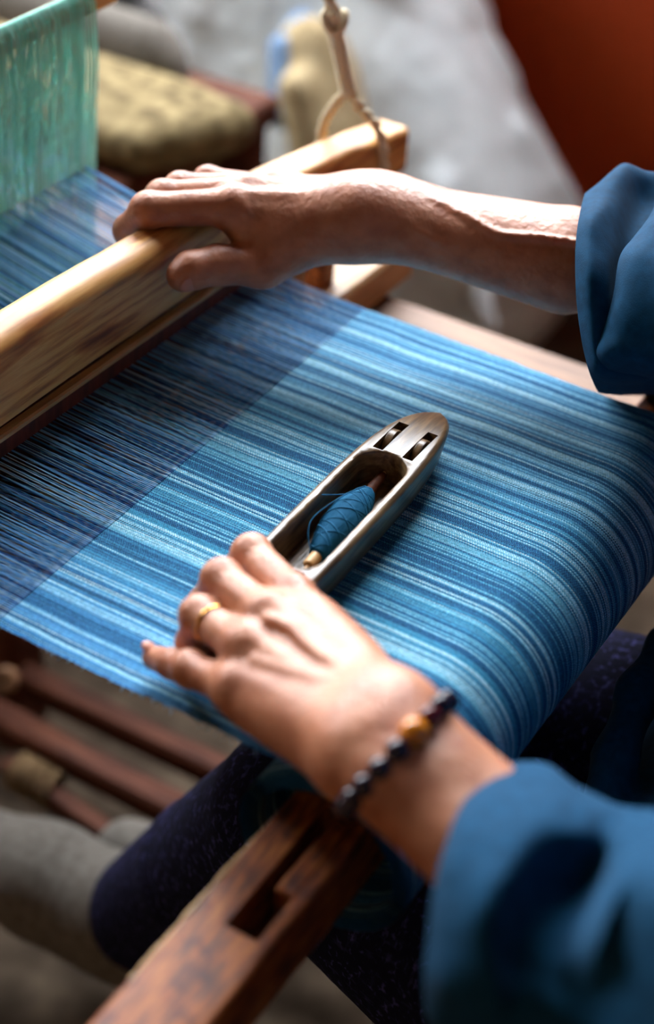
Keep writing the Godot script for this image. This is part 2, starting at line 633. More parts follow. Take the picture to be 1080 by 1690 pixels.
func cloth() -> void:
	var t := thing("woven_cloth", "blue striped handwoven cloth stretched on the loom and wound onto its beam", "cloth", V(0, 0, 0.1))
	var m := MB.new()
	const NX := 420
	var rib := noise(0.35, 51, 3)
	var edge := noise(110.0, 52, 3)
	var slack := noise(9.0, 53, 2)
	var ss := []
	for i in 41:
		ss.append(0.2 * i / 40.0)
	for i in range(1, 96):
		ss.append(0.2 + ROLL_R * 6.2 * i / 95.0)
	for j in ss.size():
		var s: float = ss[j]
		for i in NX + 1:
			var u := float(i) / NX
			var x := (u * 2 - 1) * CW
			var k := pow(absf(u * 2 - 1), 24)
			var xx := x + signf(x) * k * (edge.get_noise_2d(s, signf(x)) * 0.0012 - 0.0016 * smoothstep(0.04, 0.12, s) * (1.0 if x < 0 else 0.3))
			var p := cloth_at(xx, s)
			var e := cloth_at(xx, s + 0.001)
			var n := Vector3(0, (e - p).z, -(e - p).y).normalized()
			p += n * (0.00028 * rib.get_noise_1d(u * NT) + 0.0012 * slack.get_noise_2d(x * 2, s) * smoothstep(0.0, 0.05, s) * (1.0 - smoothstep(0.15, 0.2, s)))
			m.add(p, Vector2(u, s / 0.048))
	for j in ss.size() - 1:
		for i in NX:
			var a := j * (NX + 1) + i
			m.quad(a, a + NX + 1, a + NX + 2, a + 1)
	put("fabric", m.mesh(true), M.weave, t)
	# the turns below the outer one
	m = MB.new()
	var n := 0
	for j in 361:
		var a := TAU * j / 90.0
		var r := ROLL_R - 0.0012 - 0.0018 * a / TAU
		for x in [-CW + 0.0004 * sin(j * 0.9), CW]:
			m.add(V(x, -ROLL_R + r * cos(a), ROLL_Z + r * sin(a)), Vector2((x + CW) / (2 * CW), a * r / 0.048))
		if j:
			m.quad(n - 2, n, n + 1, n - 1)
		n += 2
	put("wound_layers", m.mesh(true), M.weave, t)
	# warp between the fell and the heddles
	m = MB.new()
	m.use_col = true
	rng.seed = 21
	for i in NT:
		var u := (i + 0.5) / NT
		var x := (u * 2 - 1) * CW
		var up := i % 2 == 0
		var dent := i / 6
		var bunch := ((i % 6) - 2.5) * -0.00034 + 0.0005 * sin(dent * 2.3) + rng.randf_range(-0.00025, 0.00025)
		var hx := x + bunch
		var z0 := fell_z(x)
		var yr := 0.004 if up else -0.013
		yr += rng.randf_range(-0.0015, 0.0015)
		var pts := [V(x, 0.0002, z0 + 0.001), V(lerpf(x, hx, 0.5), yr * 0.42, lerpf(z0, -0.085, 0.45)), V(hx, yr, -0.087),
			V(x + bunch * 2, 0.030 + yr * 0.9, -0.232), V(x, 0.030, -0.62), V(x, 0.020, -1.2)]  # the far stretch is unseen, lengthened to shade under the loom
		var c: Color = ends[i]
		if up:
			c = c.lerp(c8(140, 200, 246), 0.8 if rng.randf() < 0.35 else 0.3)  # upper layer painted paler, as if catching more light
		m.tube(pts, 0.00041, 4, false, c)
	var w := put("warp_threads", m.mesh(), M.thread, t)
	w.set_meta("kind", "stuff")
	# loose weft ends along the near selvedge
	m = MB.new()
	m.use_col = true
	for i in 46:
		var s := rng.randf_range(0.004, 0.16)
		var p := cloth_at(-CW + 0.001, s)
		var q := p + Vector3(-rng.randf_range(0.001, 0.003), rng.randf_range(-0.002, 0.001), rng.randf_range(-0.003, 0.003))
		m.tube([p, (p + q) / 2 + Vector3(0, 0.0006, 0.0006), q], 0.00018, 4, false, c8(120, 170, 212))
	w = put("weft_ends", m.mesh(), M.thread, t)
	w.set_meta("kind", "stuff")


func rect_ring(x: float, y0: float, y1: float, z0: float, z1: float, r: float, n := 5) -> PackedVector3Array:
	var ring := PackedVector3Array()
	for k in [[z1 - r, y1 - r, 0.0], [z0 + r, y1 - r, PI / 2], [z0 + r, y0 + r, PI], [z1 - r, y0 + r, 1.5 * PI]]:
		for i in n + 1:
			var a: float = k[2] + PI / 2 * i / n
			ring.append(V(x, k[1] + r * sin(a), k[0] + r * cos(a)))
	ring.reverse()
	return ring


func beater() -> void:
	var t := thing("beater", "wooden loom beater with a thick worn top rail above a red-brown reed", "beater", V(0.1, -0.06, -0.085))
	# cap: a rail that is deep in the middle and tapers towards its end
	var tops := [[-0.5, 0.04], [-0.3, 0.068], [-0.16, 0.084], [-0.05, 0.0865], [0.004, 0.085], [0.072, 0.0815], [0.15, 0.0755], [0.212, 0.069], [0.291, 0.059], [0.33, 0.053], [0.366, 0.047]]
	var wob := noise(18.0, 61, 3)
	var rs := []
	for i in 121:
		var x := lerpf(-0.5, 0.366, i / 120.0)
		var k := 0
		while k < tops.size() - 2 and tops[k + 1][0] < x:
			k += 1
		var a: Array = tops[k]
		var b: Array = tops[k + 1]
		var f: float = (x - a[0]) / (b[0] - a[0])
		var y1: float = cubic_interpolate(a[1], b[1], tops[maxi(k - 1, 0)][1], tops[mini(k + 2, tops.size() - 1)][1], f)
		var y0 := lerpf(0.0285, 0.012, smoothstep(0.2, 0.36, x))
		rs.append(rect_ring(x, y0, y1 + 0.0008 * wob.get_noise_1d(x), -0.100, -0.072 + 0.0012 * wob.get_noise_1d(x * 0.6 + 3), lerpf(0.0105, 0.0045, smoothstep(0.12, 0.22, x)), 7))
	for e in 3:          # rounded end
		var s := 1.0 - [0.06, 0.16, 0.32][e] as float
		var last: PackedVector3Array = rs[120]
		var mid := Vector3.ZERO
		for p in last:
			mid += p / last.size()
		var ring := PackedVector3Array()
		for p in last:
			ring.append(mid + (p - mid) * s + Vector3([0.002, 0.0034, 0.004][e], 0, 0))
		rs.append(ring)
	var m := MB.new()
	m.rings(rs)
	put("top_rail", m.mesh(), M.cap_wood, t)
	m = MB.new()
	m.box(V(-0.06, 0.0258, -0.0745), Vector3(0.62, 0.0048, 0.007), 0.0012)
	put("reed_strip", m.mesh(), M.pale_wood, t)
	m = MB.new()
	m.box(V(-0.06, 0.0150, -0.0845), Vector3(0.56, 0.020, 0.010), 0.001)
	m.box(V(-0.06, -0.034, -0.0845), Vector3(0.56, 0.008, 0.010), 0.001)
	var reed := put("reed", m.mesh(), M.reed, t)
	m = MB.new()
	for i in 281:
		var x := lerpf(-CW - 0.004, CW + 0.004, i / 280.0)
		m.box(V(x + 0.0007, -0.01, -0.0845), Vector3(0.0004, 0.044, 0.005), 0.0001)
	var d := put("reed_dents", m.mesh(), M.reed, reed)
	d.set_meta("kind", "stuff")
	m = MB.new()
	m.box(V(-0.06, -0.058, -0.084), Vector3(0.86, 0.032, 0.05), 0.003)
	put("lower_rail", m.mesh(), M.pale_wood, t)
	for z in [0.225, 0.268]:
		m = MB.new()
		m.box(V(z, -0.015, -0.088), Vector3(0.026 if z < 0.25 else 0.02, 0.062, 0.024), 0.0025)
		put("end_post", m.mesh(), M.beam_wood if z > 0.25 else M.pale_wood, t)


func twisted(path: Array, r: float, turns: float, strands: int, t: Node3D, matl: Material) -> void:
	for s in strands:
		var m := MB.new()
		var pts := []
		var up := Vector3(0.3, 0.1, 1).normalized()
		for i in path.size():
			var d: Vector3 = (path[mini(i + 1, path.size() - 1)] - path[maxi(i - 1, 0)]).normalized()
			up = (up - d * up.dot(d)).normalized()
			var sd := d.cross(up)
			var a: float = TAU * (turns * i / (path.size() - 1.0) + float(s) / strands)
			pts.append(path[i] + (sd * cos(a) + up * sin(a)) * r)
		m.tube(pts, r * 1.05, 8)
		put("strand", m.mesh(), matl, t)


func rope() -> void:
	var t := thing("hanging_rope", "knotted beige twisted cord that holds up the end of the beater", "rope", V(0.3, 0.15, -0.1))
	twisted(curve([V(0.300, 0.62, -0.240), V(0.300, 0.34, -0.160), V(0.300, 0.153, -0.108), V(0.301, 0.118, -0.098), V(0.301, 0.092, -0.089)], 40), 0.0030, 16.0, 2, t, M.rope)
	# the knot
	var m := MB.new()
	var pts := []
	for i in 61:
		var a := TAU * i / 60.0
		pts.append(V(0.3, 0.139, -0.104) + Vector3(0.0055 * sin(2 * a) + 0.003 * sin(a), 0.0055 * sin(3 * a), 0.006 * cos(2 * a) + 0.002 * cos(a)))
	m.tube(pts, 0.0026, 8)
	put("knot", m.mesh(), M.rope, t)
	# the loop round the top rail
	for k in 2:
		var loop := [V(0.301, 0.094, -0.089), V(0.300, 0.078, -0.100), V(0.300, 0.062, -0.107), V(0.300, 0.03, -0.1085), V(0.301, 0.008, -0.104)] if k == 0 else [V(0.301, 0.094, -0.089), V(0.306, 0.080, -0.080), V(0.313, 0.066, -0.0700), V(0.322, 0.04, -0.0682), V(0.324, 0.010, -0.070), V(0.315, 0.003, -0.080), V(0.302, 0.001, -0.089), V(0.301, 0.008, -0.104)]
		twisted(curve(loop, 14), 0.0020, 7.0, 2, t, M.rope)


func heddles() -> void:
	var t := thing("heddle_shaft", "sea-green string heddles hung from a pale wooden bar", "heddles", V(0, 0.0, -0.238))
	var m := MB.new()
	m.box(V(-0.02, 0.148, -0.238), Vector3(0.5, 0.016, 0.012), 0.003)
	put("bar", m.mesh(), M.pale_wood, t)
	m = MB.new()
	m.use_col = true
	rng.seed = 33
	for i in 760:
		var x := lerpf(-0.2, 0.2, (i + rng.randf()) / 760.0)
		var g := rng.randf()
		var c := c8(134, 212, 196).lerp(c8(188, 234, 222), g * g)
		var zf := -0.229 + rng.randf_range(-0.0015, 0.001)
		var zb := -0.247 + rng.randf_range(-0.001, 0.0015)
		var dx := rng.randf_range(-0.002, 0.002)
		m.tube([V(x, 0.156, -0.240), V(x, 0.1575, -0.234), V(x, 0.150, zf - 0.001), V(x + dx * 0.3, 0.11, zf), V(x + dx, 0.034, -0.233)], 0.00035, 4, false, c)
		m.tube([V(x, 0.156, -0.240), V(x, 0.150, zb), V(x - dx, 0.034, -0.234)], 0.00035, 4, false, c)
		m.tube([V(x + dx, 0.034, -0.233), V(x, -0.06, -0.236 + dx)], 0.00035, 4, false, c)
	var h := put("heddle_strings", m.mesh(), M.thread, t)
	h.set_meta("kind", "stuff")


func loom_frame() -> void:
	var t := thing("loom_frame", "tan wooden side frame of the loom running beyond the cloth edge", "loom frame", V(0.26, -H, 0))
	var m := MB.new()
	m.box(V(0.303, -0.102, -0.41), Vector3(0.075, 0.05, 1.75), 0.004)
	put("side_rail", m.mesh(), M.rail_wood, t)
	m = MB.new()
	m.tube([V(-0.26, -0.052, -1.2), V(0.29, -0.052, -1.2)], 0.07, 24)
	put("added_warp_beam", m.mesh(), M.pale_wood, t)  # unseen, added with the longer warp to darken the space below
	m = MB.new()
	m.box(V(-0.262, -0.075, -0.75), Vector3(0.045, 0.05, 1.0), 0.004)
	put("side_rail", m.mesh(), M.rail_wood, t)
	for z in [-0.35, -1.2]:
		m = MB.new()
		m.box(V(-0.262, (-H - 0.1) / 2, z), Vector3(0.045, H - 0.1, 0.05), 0.004)
		put("post", m.mesh(), M.rail_wood, t)
	for z in [-1.2, 0.42]:
		m = MB.new()
		m.box(V(0.293, (-H - 0.127) / 2, z), Vector3(0.05, H - 0.127, 0.05), 0.004)
		put("post", m.mesh(), M.rail_wood, t)


func cloth_beam() -> void:
	var t := thing("cloth_beam", "square brown wooden beam in the cloth roll with a slot near its end", "beam", V(-0.3, -0.04, 0.2))
	var c := CSGCombiner3D.new()
	c.name = "beam"
	var b := CSGMesh3D.new()
	var rs := []
	for i in 13:
		rs.append(rect_ring(lerpf(-0.56, 0.3, i / 12.0), -0.064, -0.022, 0.179, 0.2215, 0.0035, 3))
	var m := MB.new()
	m.rings(rs)
	b.mesh = m.mesh()
	c.add_child(b)
	var s := CSGBox3D.new()
	s.size = Vector3(0.085, 0.06, 0.0170)
	s.operation = CSGShape3D.OPERATION_SUBTRACTION
	s.position = V(-0.2265, -0.04, 0.2055)
	c.add_child(s)
	c.material_override = M.beam_wood
	t.add_child(c, true)
	c.position = -t.position
	m = MB.new()
	m.box(V(-0.2125, -0.0335, 0.2085), Vector3(0.051, 0.02, 0.0106), 0.0015)
	put("wedge", m.mesh(), M.beam_wood, t)
	m = MB.new()  # thin pale strip along part of the upper edge
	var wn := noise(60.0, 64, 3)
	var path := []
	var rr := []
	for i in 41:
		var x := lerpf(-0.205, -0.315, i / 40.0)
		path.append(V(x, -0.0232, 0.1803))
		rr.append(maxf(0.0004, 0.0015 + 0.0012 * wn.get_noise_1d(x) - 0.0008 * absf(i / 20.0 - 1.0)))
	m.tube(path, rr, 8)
	put("pale_edge", m.mesh(), M.pale_wood, t).set_meta("label", "pale strip along the edge of the beam")


# ------------------------------------------------------------------ shuttle
func shuttle() -> void:
	const XC := -0.037
	const ZC := 0.113
	const L := 0.121
	var turn := 0.035
	var t := thing("shuttle", "worn wooden boat shuttle lying across the cloth with a blue bobbin inside", "shuttle", V(XC, 0.001, ZC))
	t.rotation.y = turn
	var c := CSGCombiner3D.new()
	c.name = "body"
	var b := CSGMesh3D.new()
	var rs := []
	for i in 65:
		var u := lerpf(-1.0, 1.0, i / 64.0)
		var e := absf(u)
		var w := 0.0205 * sqrt(maxf(1.0 - pow(e, 3.2), 0.0)) + 0.0008
		var y0 := 0.0008 + 0.011 * pow(e, 5)
		var y1 := 0.0262 - 0.007 * pow(e, 5)
		var r := minf(0.0034, w * 0.8)
		var ring := PackedVector3Array()
		var n := 5
		for k in [[w - r, y1 - r, 0.0], [-w + r, y1 - r, PI / 2], [-w * 0.86 + r, y0 + r, PI], [w * 0.86 - r, y0 + r, 1.5 * PI]]:
			for q in n + 1:
				var a: float = k[2] + PI / 2 * q / n
				ring.append(Vector3(u * L, k[1] + r * sin(a), k[0] + r * cos(a)))
		ring.reverse()
		rs.append(ring)
	var m := MB.new()
	m.rings(rs)
	b.mesh = m.mesh()
	c.add_child(b)
	# the well: round-ended, its rim eased
	var well := CSGMesh3D.new()
	var ws := []
	for k in [[0.0055, 0.0138], [0.0235, 0.0148], [0.0255, 0.0152], [0.032, 0.0205]]:
		var ring := PackedVector3Array()
		for q in 48:
			var a := TAU * q / 48.0
			var hx := 0.0585 - 0.0148
			ring.append(Vector3(signf(cos(a)) * hx + k[1] * cos(a), k[0], k[1] * sin(a)))
		ring.reverse()
		ws.append(ring)
	m = MB.new()
	m.rings(ws)
	well.mesh = m.mesh()
	well.operation = CSGShape3D.OPERATION_SUBTRACTION
	c.add_child(well)
	for z in [-0.0093, 0.0093]:
		for sx in [1.0, -1.0]:
			var s := CSGBox3D.new()
			s.size = Vector3(0.033, 0.03, 0.0064)
			s.position = Vector3(sx * 0.0755, 0.022, z)
			s.operation = CSGShape3D.OPERATION_SUBTRACTION
			c.add_child(s)
	c.material_override = M.shuttle_wood
	t.add_child(c, true)
	var loc := func(called: String, mm: MB, matl: Material, parent: Node3D) -> MeshInstance3D:
		var o := put(called, mm.mesh(), matl, parent)
		o.position = Vector3.ZERO
		return o
	for z in [-0.0093, 0.0093]:
		m = MB.new()
		var rr := []
		for k in [[-0.0024, 0.004], [-0.0024, 0.0092], [-0.0018, 0.0098], [0.0018, 0.0098], [0.0024, 0.0092], [0.0024, 0.004]]:
			var ring := PackedVector3Array()
			for q in 28:
				var a := TAU * q / 28.0
				ring.append(Vector3(0.0775 + k[1] * cos(a), 0.0172 + k[1] * sin(a), z + k[0]))
			rr.append(ring)
		m.rings(rr)
		loc.call("roller", m, M.shuttle_wood, t)
	m = MB.new()
	m.tube([Vector3(-0.0575, 0.0125, 0.004), Vector3(0.058, 0.0125, -0.003)], 0.0013, 8)
	var spin: Node3D = loc.call("spindle", m, M.bobbin, t)
	m = MB.new()
	m.tube([Vector3(-0.0385, 0.0125, 0.0028), Vector3(-0.0375, 0.0125, 0.0027), Vector3(-0.0285, 0.0125, 0.0022)], [0.0026, 0.0034, 0.0034], 14)
	loc.call("bobbin_collar", m, M.bobbin, spin)
	m = MB.new()
	m.tube([Vector3(0.036, 0.0125, -0.0017), Vector3(0.055, 0.0125, -0.0028)], [0.0032, 0.0026], 12)
	loc.call("bobbin_tip", m, M.red_wood, spin)
	# yarn wound in crossing layers
	m = MB.new()
	m.use_col = true
	rng.seed = 44
	var prof := func(f: float) -> float: return 0.0028 + 0.0078 * pow(sin(PI * clampf(f, 0, 1) * 0.94 + 0.1), 0.8)
	var rs2 := []
	for i in 25:
		var f := i / 24.0
		var ring := PackedVector3Array()
		var x := lerpf(-0.029, 0.036, f)
		for q in 20:
			var a := TAU * q / 20.0
			var r: float = prof.call(f) - 0.0004
			ring.append(Vector3(x, 0.0125 + r * sin(a), 0.0025 - 0.065 * (x + 0.03) + r * cos(a)))
		ring.reverse()
		rs2.append(ring)
	m.rings(rs2, true, true, Color(0.014, 0.11, 0.22))
	for lay in 3:
		var pts := []
		var n: int = [1500, 420, 200][lay]
		var turns: float = [88.0, 13.0, 4.5][lay]
		for i in n:
			var f := float(i) / (n - 1)
			var g: float = f if lay == 0 else absf(fmod(f * [1, 6, 3][lay] + 1.0, 2.0) - 1.0)
			g = clampf(g * 0.98 + 0.01 + 0.006 * sin(i * 0.37), 0, 1)
			var a := TAU * turns * f
			var x := lerpf(-0.029, 0.036, g)
			var r: float = prof.call(g) + 0.00025 * lay
			pts.append(Vector3(x, 0.0125 + r * sin(a), 0.0025 - 0.065 * (x + 0.03) + r * cos(a)))
		m.tube(pts, [0.00042, 0.0004, 0.00034][lay], 5, false, Color(0.014, 0.11, 0.22))
	m.tube(curve([Vector3(0.03, 0.021, -0.001), Vector3(0.012, 0.025, -0.004), Vector3(-0.012, 0.0245, -0.0085), Vector3(-0.022, 0.021, -0.007), Vector3(-0.030, 0.016, -0.001)], 10), 0.00035, 5, false, Color(0.014, 0.11, 0.22))
	m.tube(curve([Vector3(0.014, 0.024, -0.004), Vector3(0.006, 0.026, -0.010), Vector3(0.003, 0.0265, -0.0135)], 8), 0.0003, 5, false, Color(0.014, 0.11, 0.22))
	loc.call("yarn", m, M.yarn, spin)


# ------------------------------------------------------------------ the weaver
func left_arm(f: Field) -> void:
	var w := V(-0.205, 0.055, 0.236)
	var el := V(-0.258, 0.028, 0.44)
	var fd := (el - w).normalized()
	var c := Vector3(0.93, -0.02, 0.32)
	c = (c - fd * c.dot(fd)).normalized()
	var n := c.cross(-fd).normalized()
	if n.y < 0:
		n = -n
	var mcp := [V(-0.134, 0.045, 0.143), V(-0.157, 0.049, 0.143), V(-0.177, 0.045, 0.145), V(-0.194, 0.036, 0.151)]
	var pip := [V(-0.113, 0.040, 0.106), V(-0.1395, 0.0415, 0.106), V(-0.1625, 0.036, 0.109), V(-0.186, 0.025, 0.120)]
	var dip := [V(-0.111, 0.018, 0.092), V(-0.137, 0.019, 0.0945), V(-0.160, 0.014, 0.103), V(-0.181, 0.0175, 0.106)]
	var tip := [V(-0.115, 0.008, 0.099), V(-0.140, 0.008, 0.101), V(-0.163, 0.008, 0.116), V(-0.176, 0.0105, 0.092)]
	var rad := [[0.0102, 0.0094, 0.0082, 0.0072], [0.0104, 0.0095, 0.0083, 0.0072], [0.0100, 0.0090, 0.0079, 0.0070], [0.0090, 0.0080, 0.0071, 0.0062]]
	for i in 4:
		var base: Vector3 = w + c * [0.013, 0.005, -0.004, -0.012][i] - fd * 0.012
		f.cap(base, mcp[i] - Vector3(0, 0.0025, 0), 0.0135, 0.0098, 0.0115)
		f.cap(base - n * 0.011, mcp[i] - n * 0.0105 + Vector3(0, 0, 0.012), 0.0125, 0.008, 0.014)
		f.cap(mcp[i], mcp[i] + Vector3(0, 0.0018, 0.0), 0.0094, 0.0094, 0.006)                        # knuckle
		f.cap(base + n * 0.012 + fd * 0.006, mcp[i] + n * 0.0086, 0.0024, 0.0024, 0.005)              # tendon
		f.chain([mcp[i], pip[i], dip[i], tip[i]], rad[i], 0.004, i + 1)
		f.cap(pip[i] + Vector3(0, 0.001, -0.001), pip[i] + Vector3(0.001, 0.001, -0.001), rad[i][1] * 1.03, rad[i][1] * 1.03, 0.003, i + 1)
	# thumb, under the palm along the shuttle
	f.cap(w + c * 0.014 - fd * 0.02, V(-0.146, 0.036, 0.168), 0.0135, 0.0125, 0.014)
	f.cap(V(-0.165, 0.042, 0.19), V(-0.150, 0.046, 0.16), 0.0150, 0.0110, 0.016)
	f.chain([V(-0.146, 0.036, 0.168), V(-0.128, 0.021, 0.150), V(-0.113, 0.013, 0.143)], [0.0118, 0.0102, 0.0085], 0.005, 5)
	# wrist and forearm
	var fm := w.lerp(el, 0.36)
	f.cap(w + c * 0.012, fm + c * 0.013, 0.0172, 0.0205, 0.02)
	f.cap(w - c * 0.012, fm - c * 0.012, 0.0172, 0.0205, 0.02)
	f.cap(fm - n * 0.004, el - n * 0.03, 0.024, 0.014, 0.004)
	f.cap(w - fd * 0.012 + c * 0.008, w + fd * 0.02, 0.0175, 0.017, 0.02)
	f.cap(w - c * 0.019 + n * 0.008 + fd * 0.014, w - c * 0.018 + n * 0.008 + fd * 0.018, 0.008, 0.008, 0.014)      # ulna head
	# veins over the back of the hand
	var vein := func(pts: Array, r: float) -> void:
		var l := []
		var rr := []
		for p in curve(pts, 5):
			l.append(p)
			rr.append(r)
		f.chain(l, rr, 0.0035)
	var on := func(i: float, s: float, lift: float) -> Vector3:
		var k := int(i)
		var fr := i - k
		var mm: Vector3 = mcp[k].lerp(mcp[mini(k + 1, 3)], fr)
		var bb: Vector3 = w + c * lerpf(0.013, -0.012, i / 3.0) - fd * 0.012
		return mm.lerp(bb, s) + n * (0.0104 + 0.0026 * s + lift)
	vein.call([on.call(1.4, 0.05, 0.0), on.call(1.2, 0.25, 0.0012), on.call(1.3, 0.45, 0.0015), on.call(1.0, 0.7, 0.0012), on.call(0.4, 0.9, 0.001), on.call(0.1, 1.05, 0.0)], 0.0016)
	vein.call([on.call(0.5, 0.1, -0.0006), on.call(0.35, 0.4, 0.0), on.call(0.5, 0.75, 0.0004), on.call(0.9, 0.9, 0.0)], 0.0013)
	vein.call([on.call(2.5, 0.1, -0.001), on.call(2.3, 0.4, 0.0), on.call(1.9, 0.65, 0.001), on.call(1.3, 0.8, 0.001)], 0.0013)


func right_arm(f: Field) -> void:
	var w := V(0.160, 0.088, 0.014)
	var el := V(0.252, 0.064, 0.226)
	var fd := (el - w).normalized()
	var c := Vector3(0.85, -0.1, -0.3)          # towards the little finger
	c = (c - fd * c.dot(fd)).normalized()
	var n := fd.cross(c)
	if n.y < 0:
		n = -n
	var mcp := [V(0.104, 0.094, -0.054), V(0.123, 0.094, -0.056), V(0.142, 0.091, -0.052), V(0.158, 0.085, -0.045)]
	var pip := [V(0.0735, 0.0915, -0.094), V(0.0935, 0.0905, -0.098), V(0.114, 0.088, -0.0995), V(0.138, 0.0855, -0.095)]
	var dip := [V(0.075, 0.072, -0.110), V(0.095, 0.071, -0.110), V(0.116, 0.069, -0.110), V(0.139, 0.067, -0.109)]
	var tip := [V(0.080, 0.053, -0.109), V(0.098, 0.052, -0.109), V(0.118, 0.051, -0.109), V(0.140, 0.050, -0.108)]
	var rad := [[0.0114, 0.0104, 0.0092, 0.0080], [0.0112, 0.0102, 0.0090, 0.0080], [0.0106, 0.0096, 0.0086, 0.0076], [0.0096, 0.0086, 0.0077, 0.0070]]
	for i in 4:
		var base: Vector3 = w + c * [-0.013, -0.004, 0.005, 0.013][i] - fd * 0.012
		f.cap(base, mcp[i] - Vector3(0, 0.003, 0), 0.0135, 0.0104, 0.014)
		f.cap(base - n * 0.009, mcp[i] - n * 0.011 + fd * 0.012, 0.0130, 0.010, 0.014)
		f.cap(mcp[i] + Vector3(0, 0.001, 0), mcp[i] + Vector3(0.001, 0.0015, 0), 0.0098, 0.0098, 0.005)
		f.cap(base + n * 0.012 + fd * 0.006, mcp[i] + n * 0.0084, 0.0022, 0.0022, 0.006)
		f.chain([mcp[i], pip[i], dip[i], tip[i]], rad[i], 0.004, i + 1)
		f.cap(pip[i], pip[i] + Vector3(0.001, 0, 0), rad[i][1] * 1.04, rad[i][1] * 1.04, 0.003, i + 1)
	# thumb down the front of the rail
	var tm := V(0.100, 0.064, -0.028)
	f.cap(w - c * 0.010 - fd * 0.014 - n * 0.001, tm, 0.0145, 0.0128, 0.016)
	f.cap(w - c * 0.004 - fd * 0.02 - n * 0.004, tm + Vector3(0.012, 0.006, 0.0), 0.0150, 0.0125, 0.016)
	f.cap(tm + Vector3(0.012, 0.010, -0.002), mcp[0] + Vector3(0.010, -0.014, 0.008), 0.0105, 0.0105, 0.014)
	f.chain([tm, V(0.079, 0.068, -0.046), V(0.063, 0.068, -0.055), V(0.057, 0.066, -0.0575)], [0.0126, 0.0118, 0.0112, 0.0092], 0.005, 5)
	# wrist and forearm
	var fm := w.lerp(el, 0.52)
	f.cap(w - c * 0.010, fm - c * 0.014 - n * 0.003, 0.0185, 0.0275, 0.02)
	f.cap(w + c * 0.011, fm + c * 0.012, 0.0165, 0.0250, 0.02)
	f.cap(fm, el, 0.030, 0.02, 0.004)
	f.cap(w - fd * 0.014 - c * 0.006 - n * 0.004, w + fd * 0.02, 0.019, 0.018, 0.02)
	f.cap(w + c * 0.016 + n * 0.010 + fd * 0.004, w + c * 0.016 + n * 0.010 + fd * 0.010, 0.008, 0.008, 0.012)
	var vein := func(pts: Array, r: float) -> void:
		var l := []
		var rr := []
		for p in curve(pts, 5):
			l.append(p)
			rr.append(r)
		f.chain(l, rr, 0.003)
	var on := func(s: float, a: float, lift: float) -> Vector3:      # s metres from the wrist towards the elbow, a: angle from the top of the arm towards the camera
		var r := lerpf(0.0195, 0.040, clampf(s / 0.23, 0, 1)) + lift
		return w + fd * s + n * (r * cos(a)) - c * (r * sin(a) + lerpf(0.007, 0.014, clampf(s / 0.23, 0, 1)) * sin(a))
	vein.call([on.call(-0.01, 0.3, -0.0004), on.call(0.01, 0.75, 0.0), on.call(0.024, 1.2, 0.0003), on.call(0.045, 1.45, 0.0)], 0.0016)
	vein.call([on.call(0.03, 0.35, 0.0), on.call(0.055, 0.7, 0.0006), on.call(0.075, 0.95, 0.0006), on.call(0.10, 0.85, 0.0008), on.call(0.14, 0.8, 0.0006), on.call(0.2, 0.85, 0.0)], 0.0017)
	vein.call([mcp[0] + n * 0.0088 + c * 0.006 + fd * 0.004, mcp[0] + n * 0.0075 - c * 0.006 + fd * 0.006, mcp[0] - c * 0.0105 + fd * 0.012], 0.0009)
	vein.call([mcp[0] + n * 0.0080 + c * 0.008 + fd * 0.008, mcp[0].lerp(w, 0.5) + n * 0.0128, w + n * 0.0165 - c * 0.004 - fd * 0.012], 0.0013)


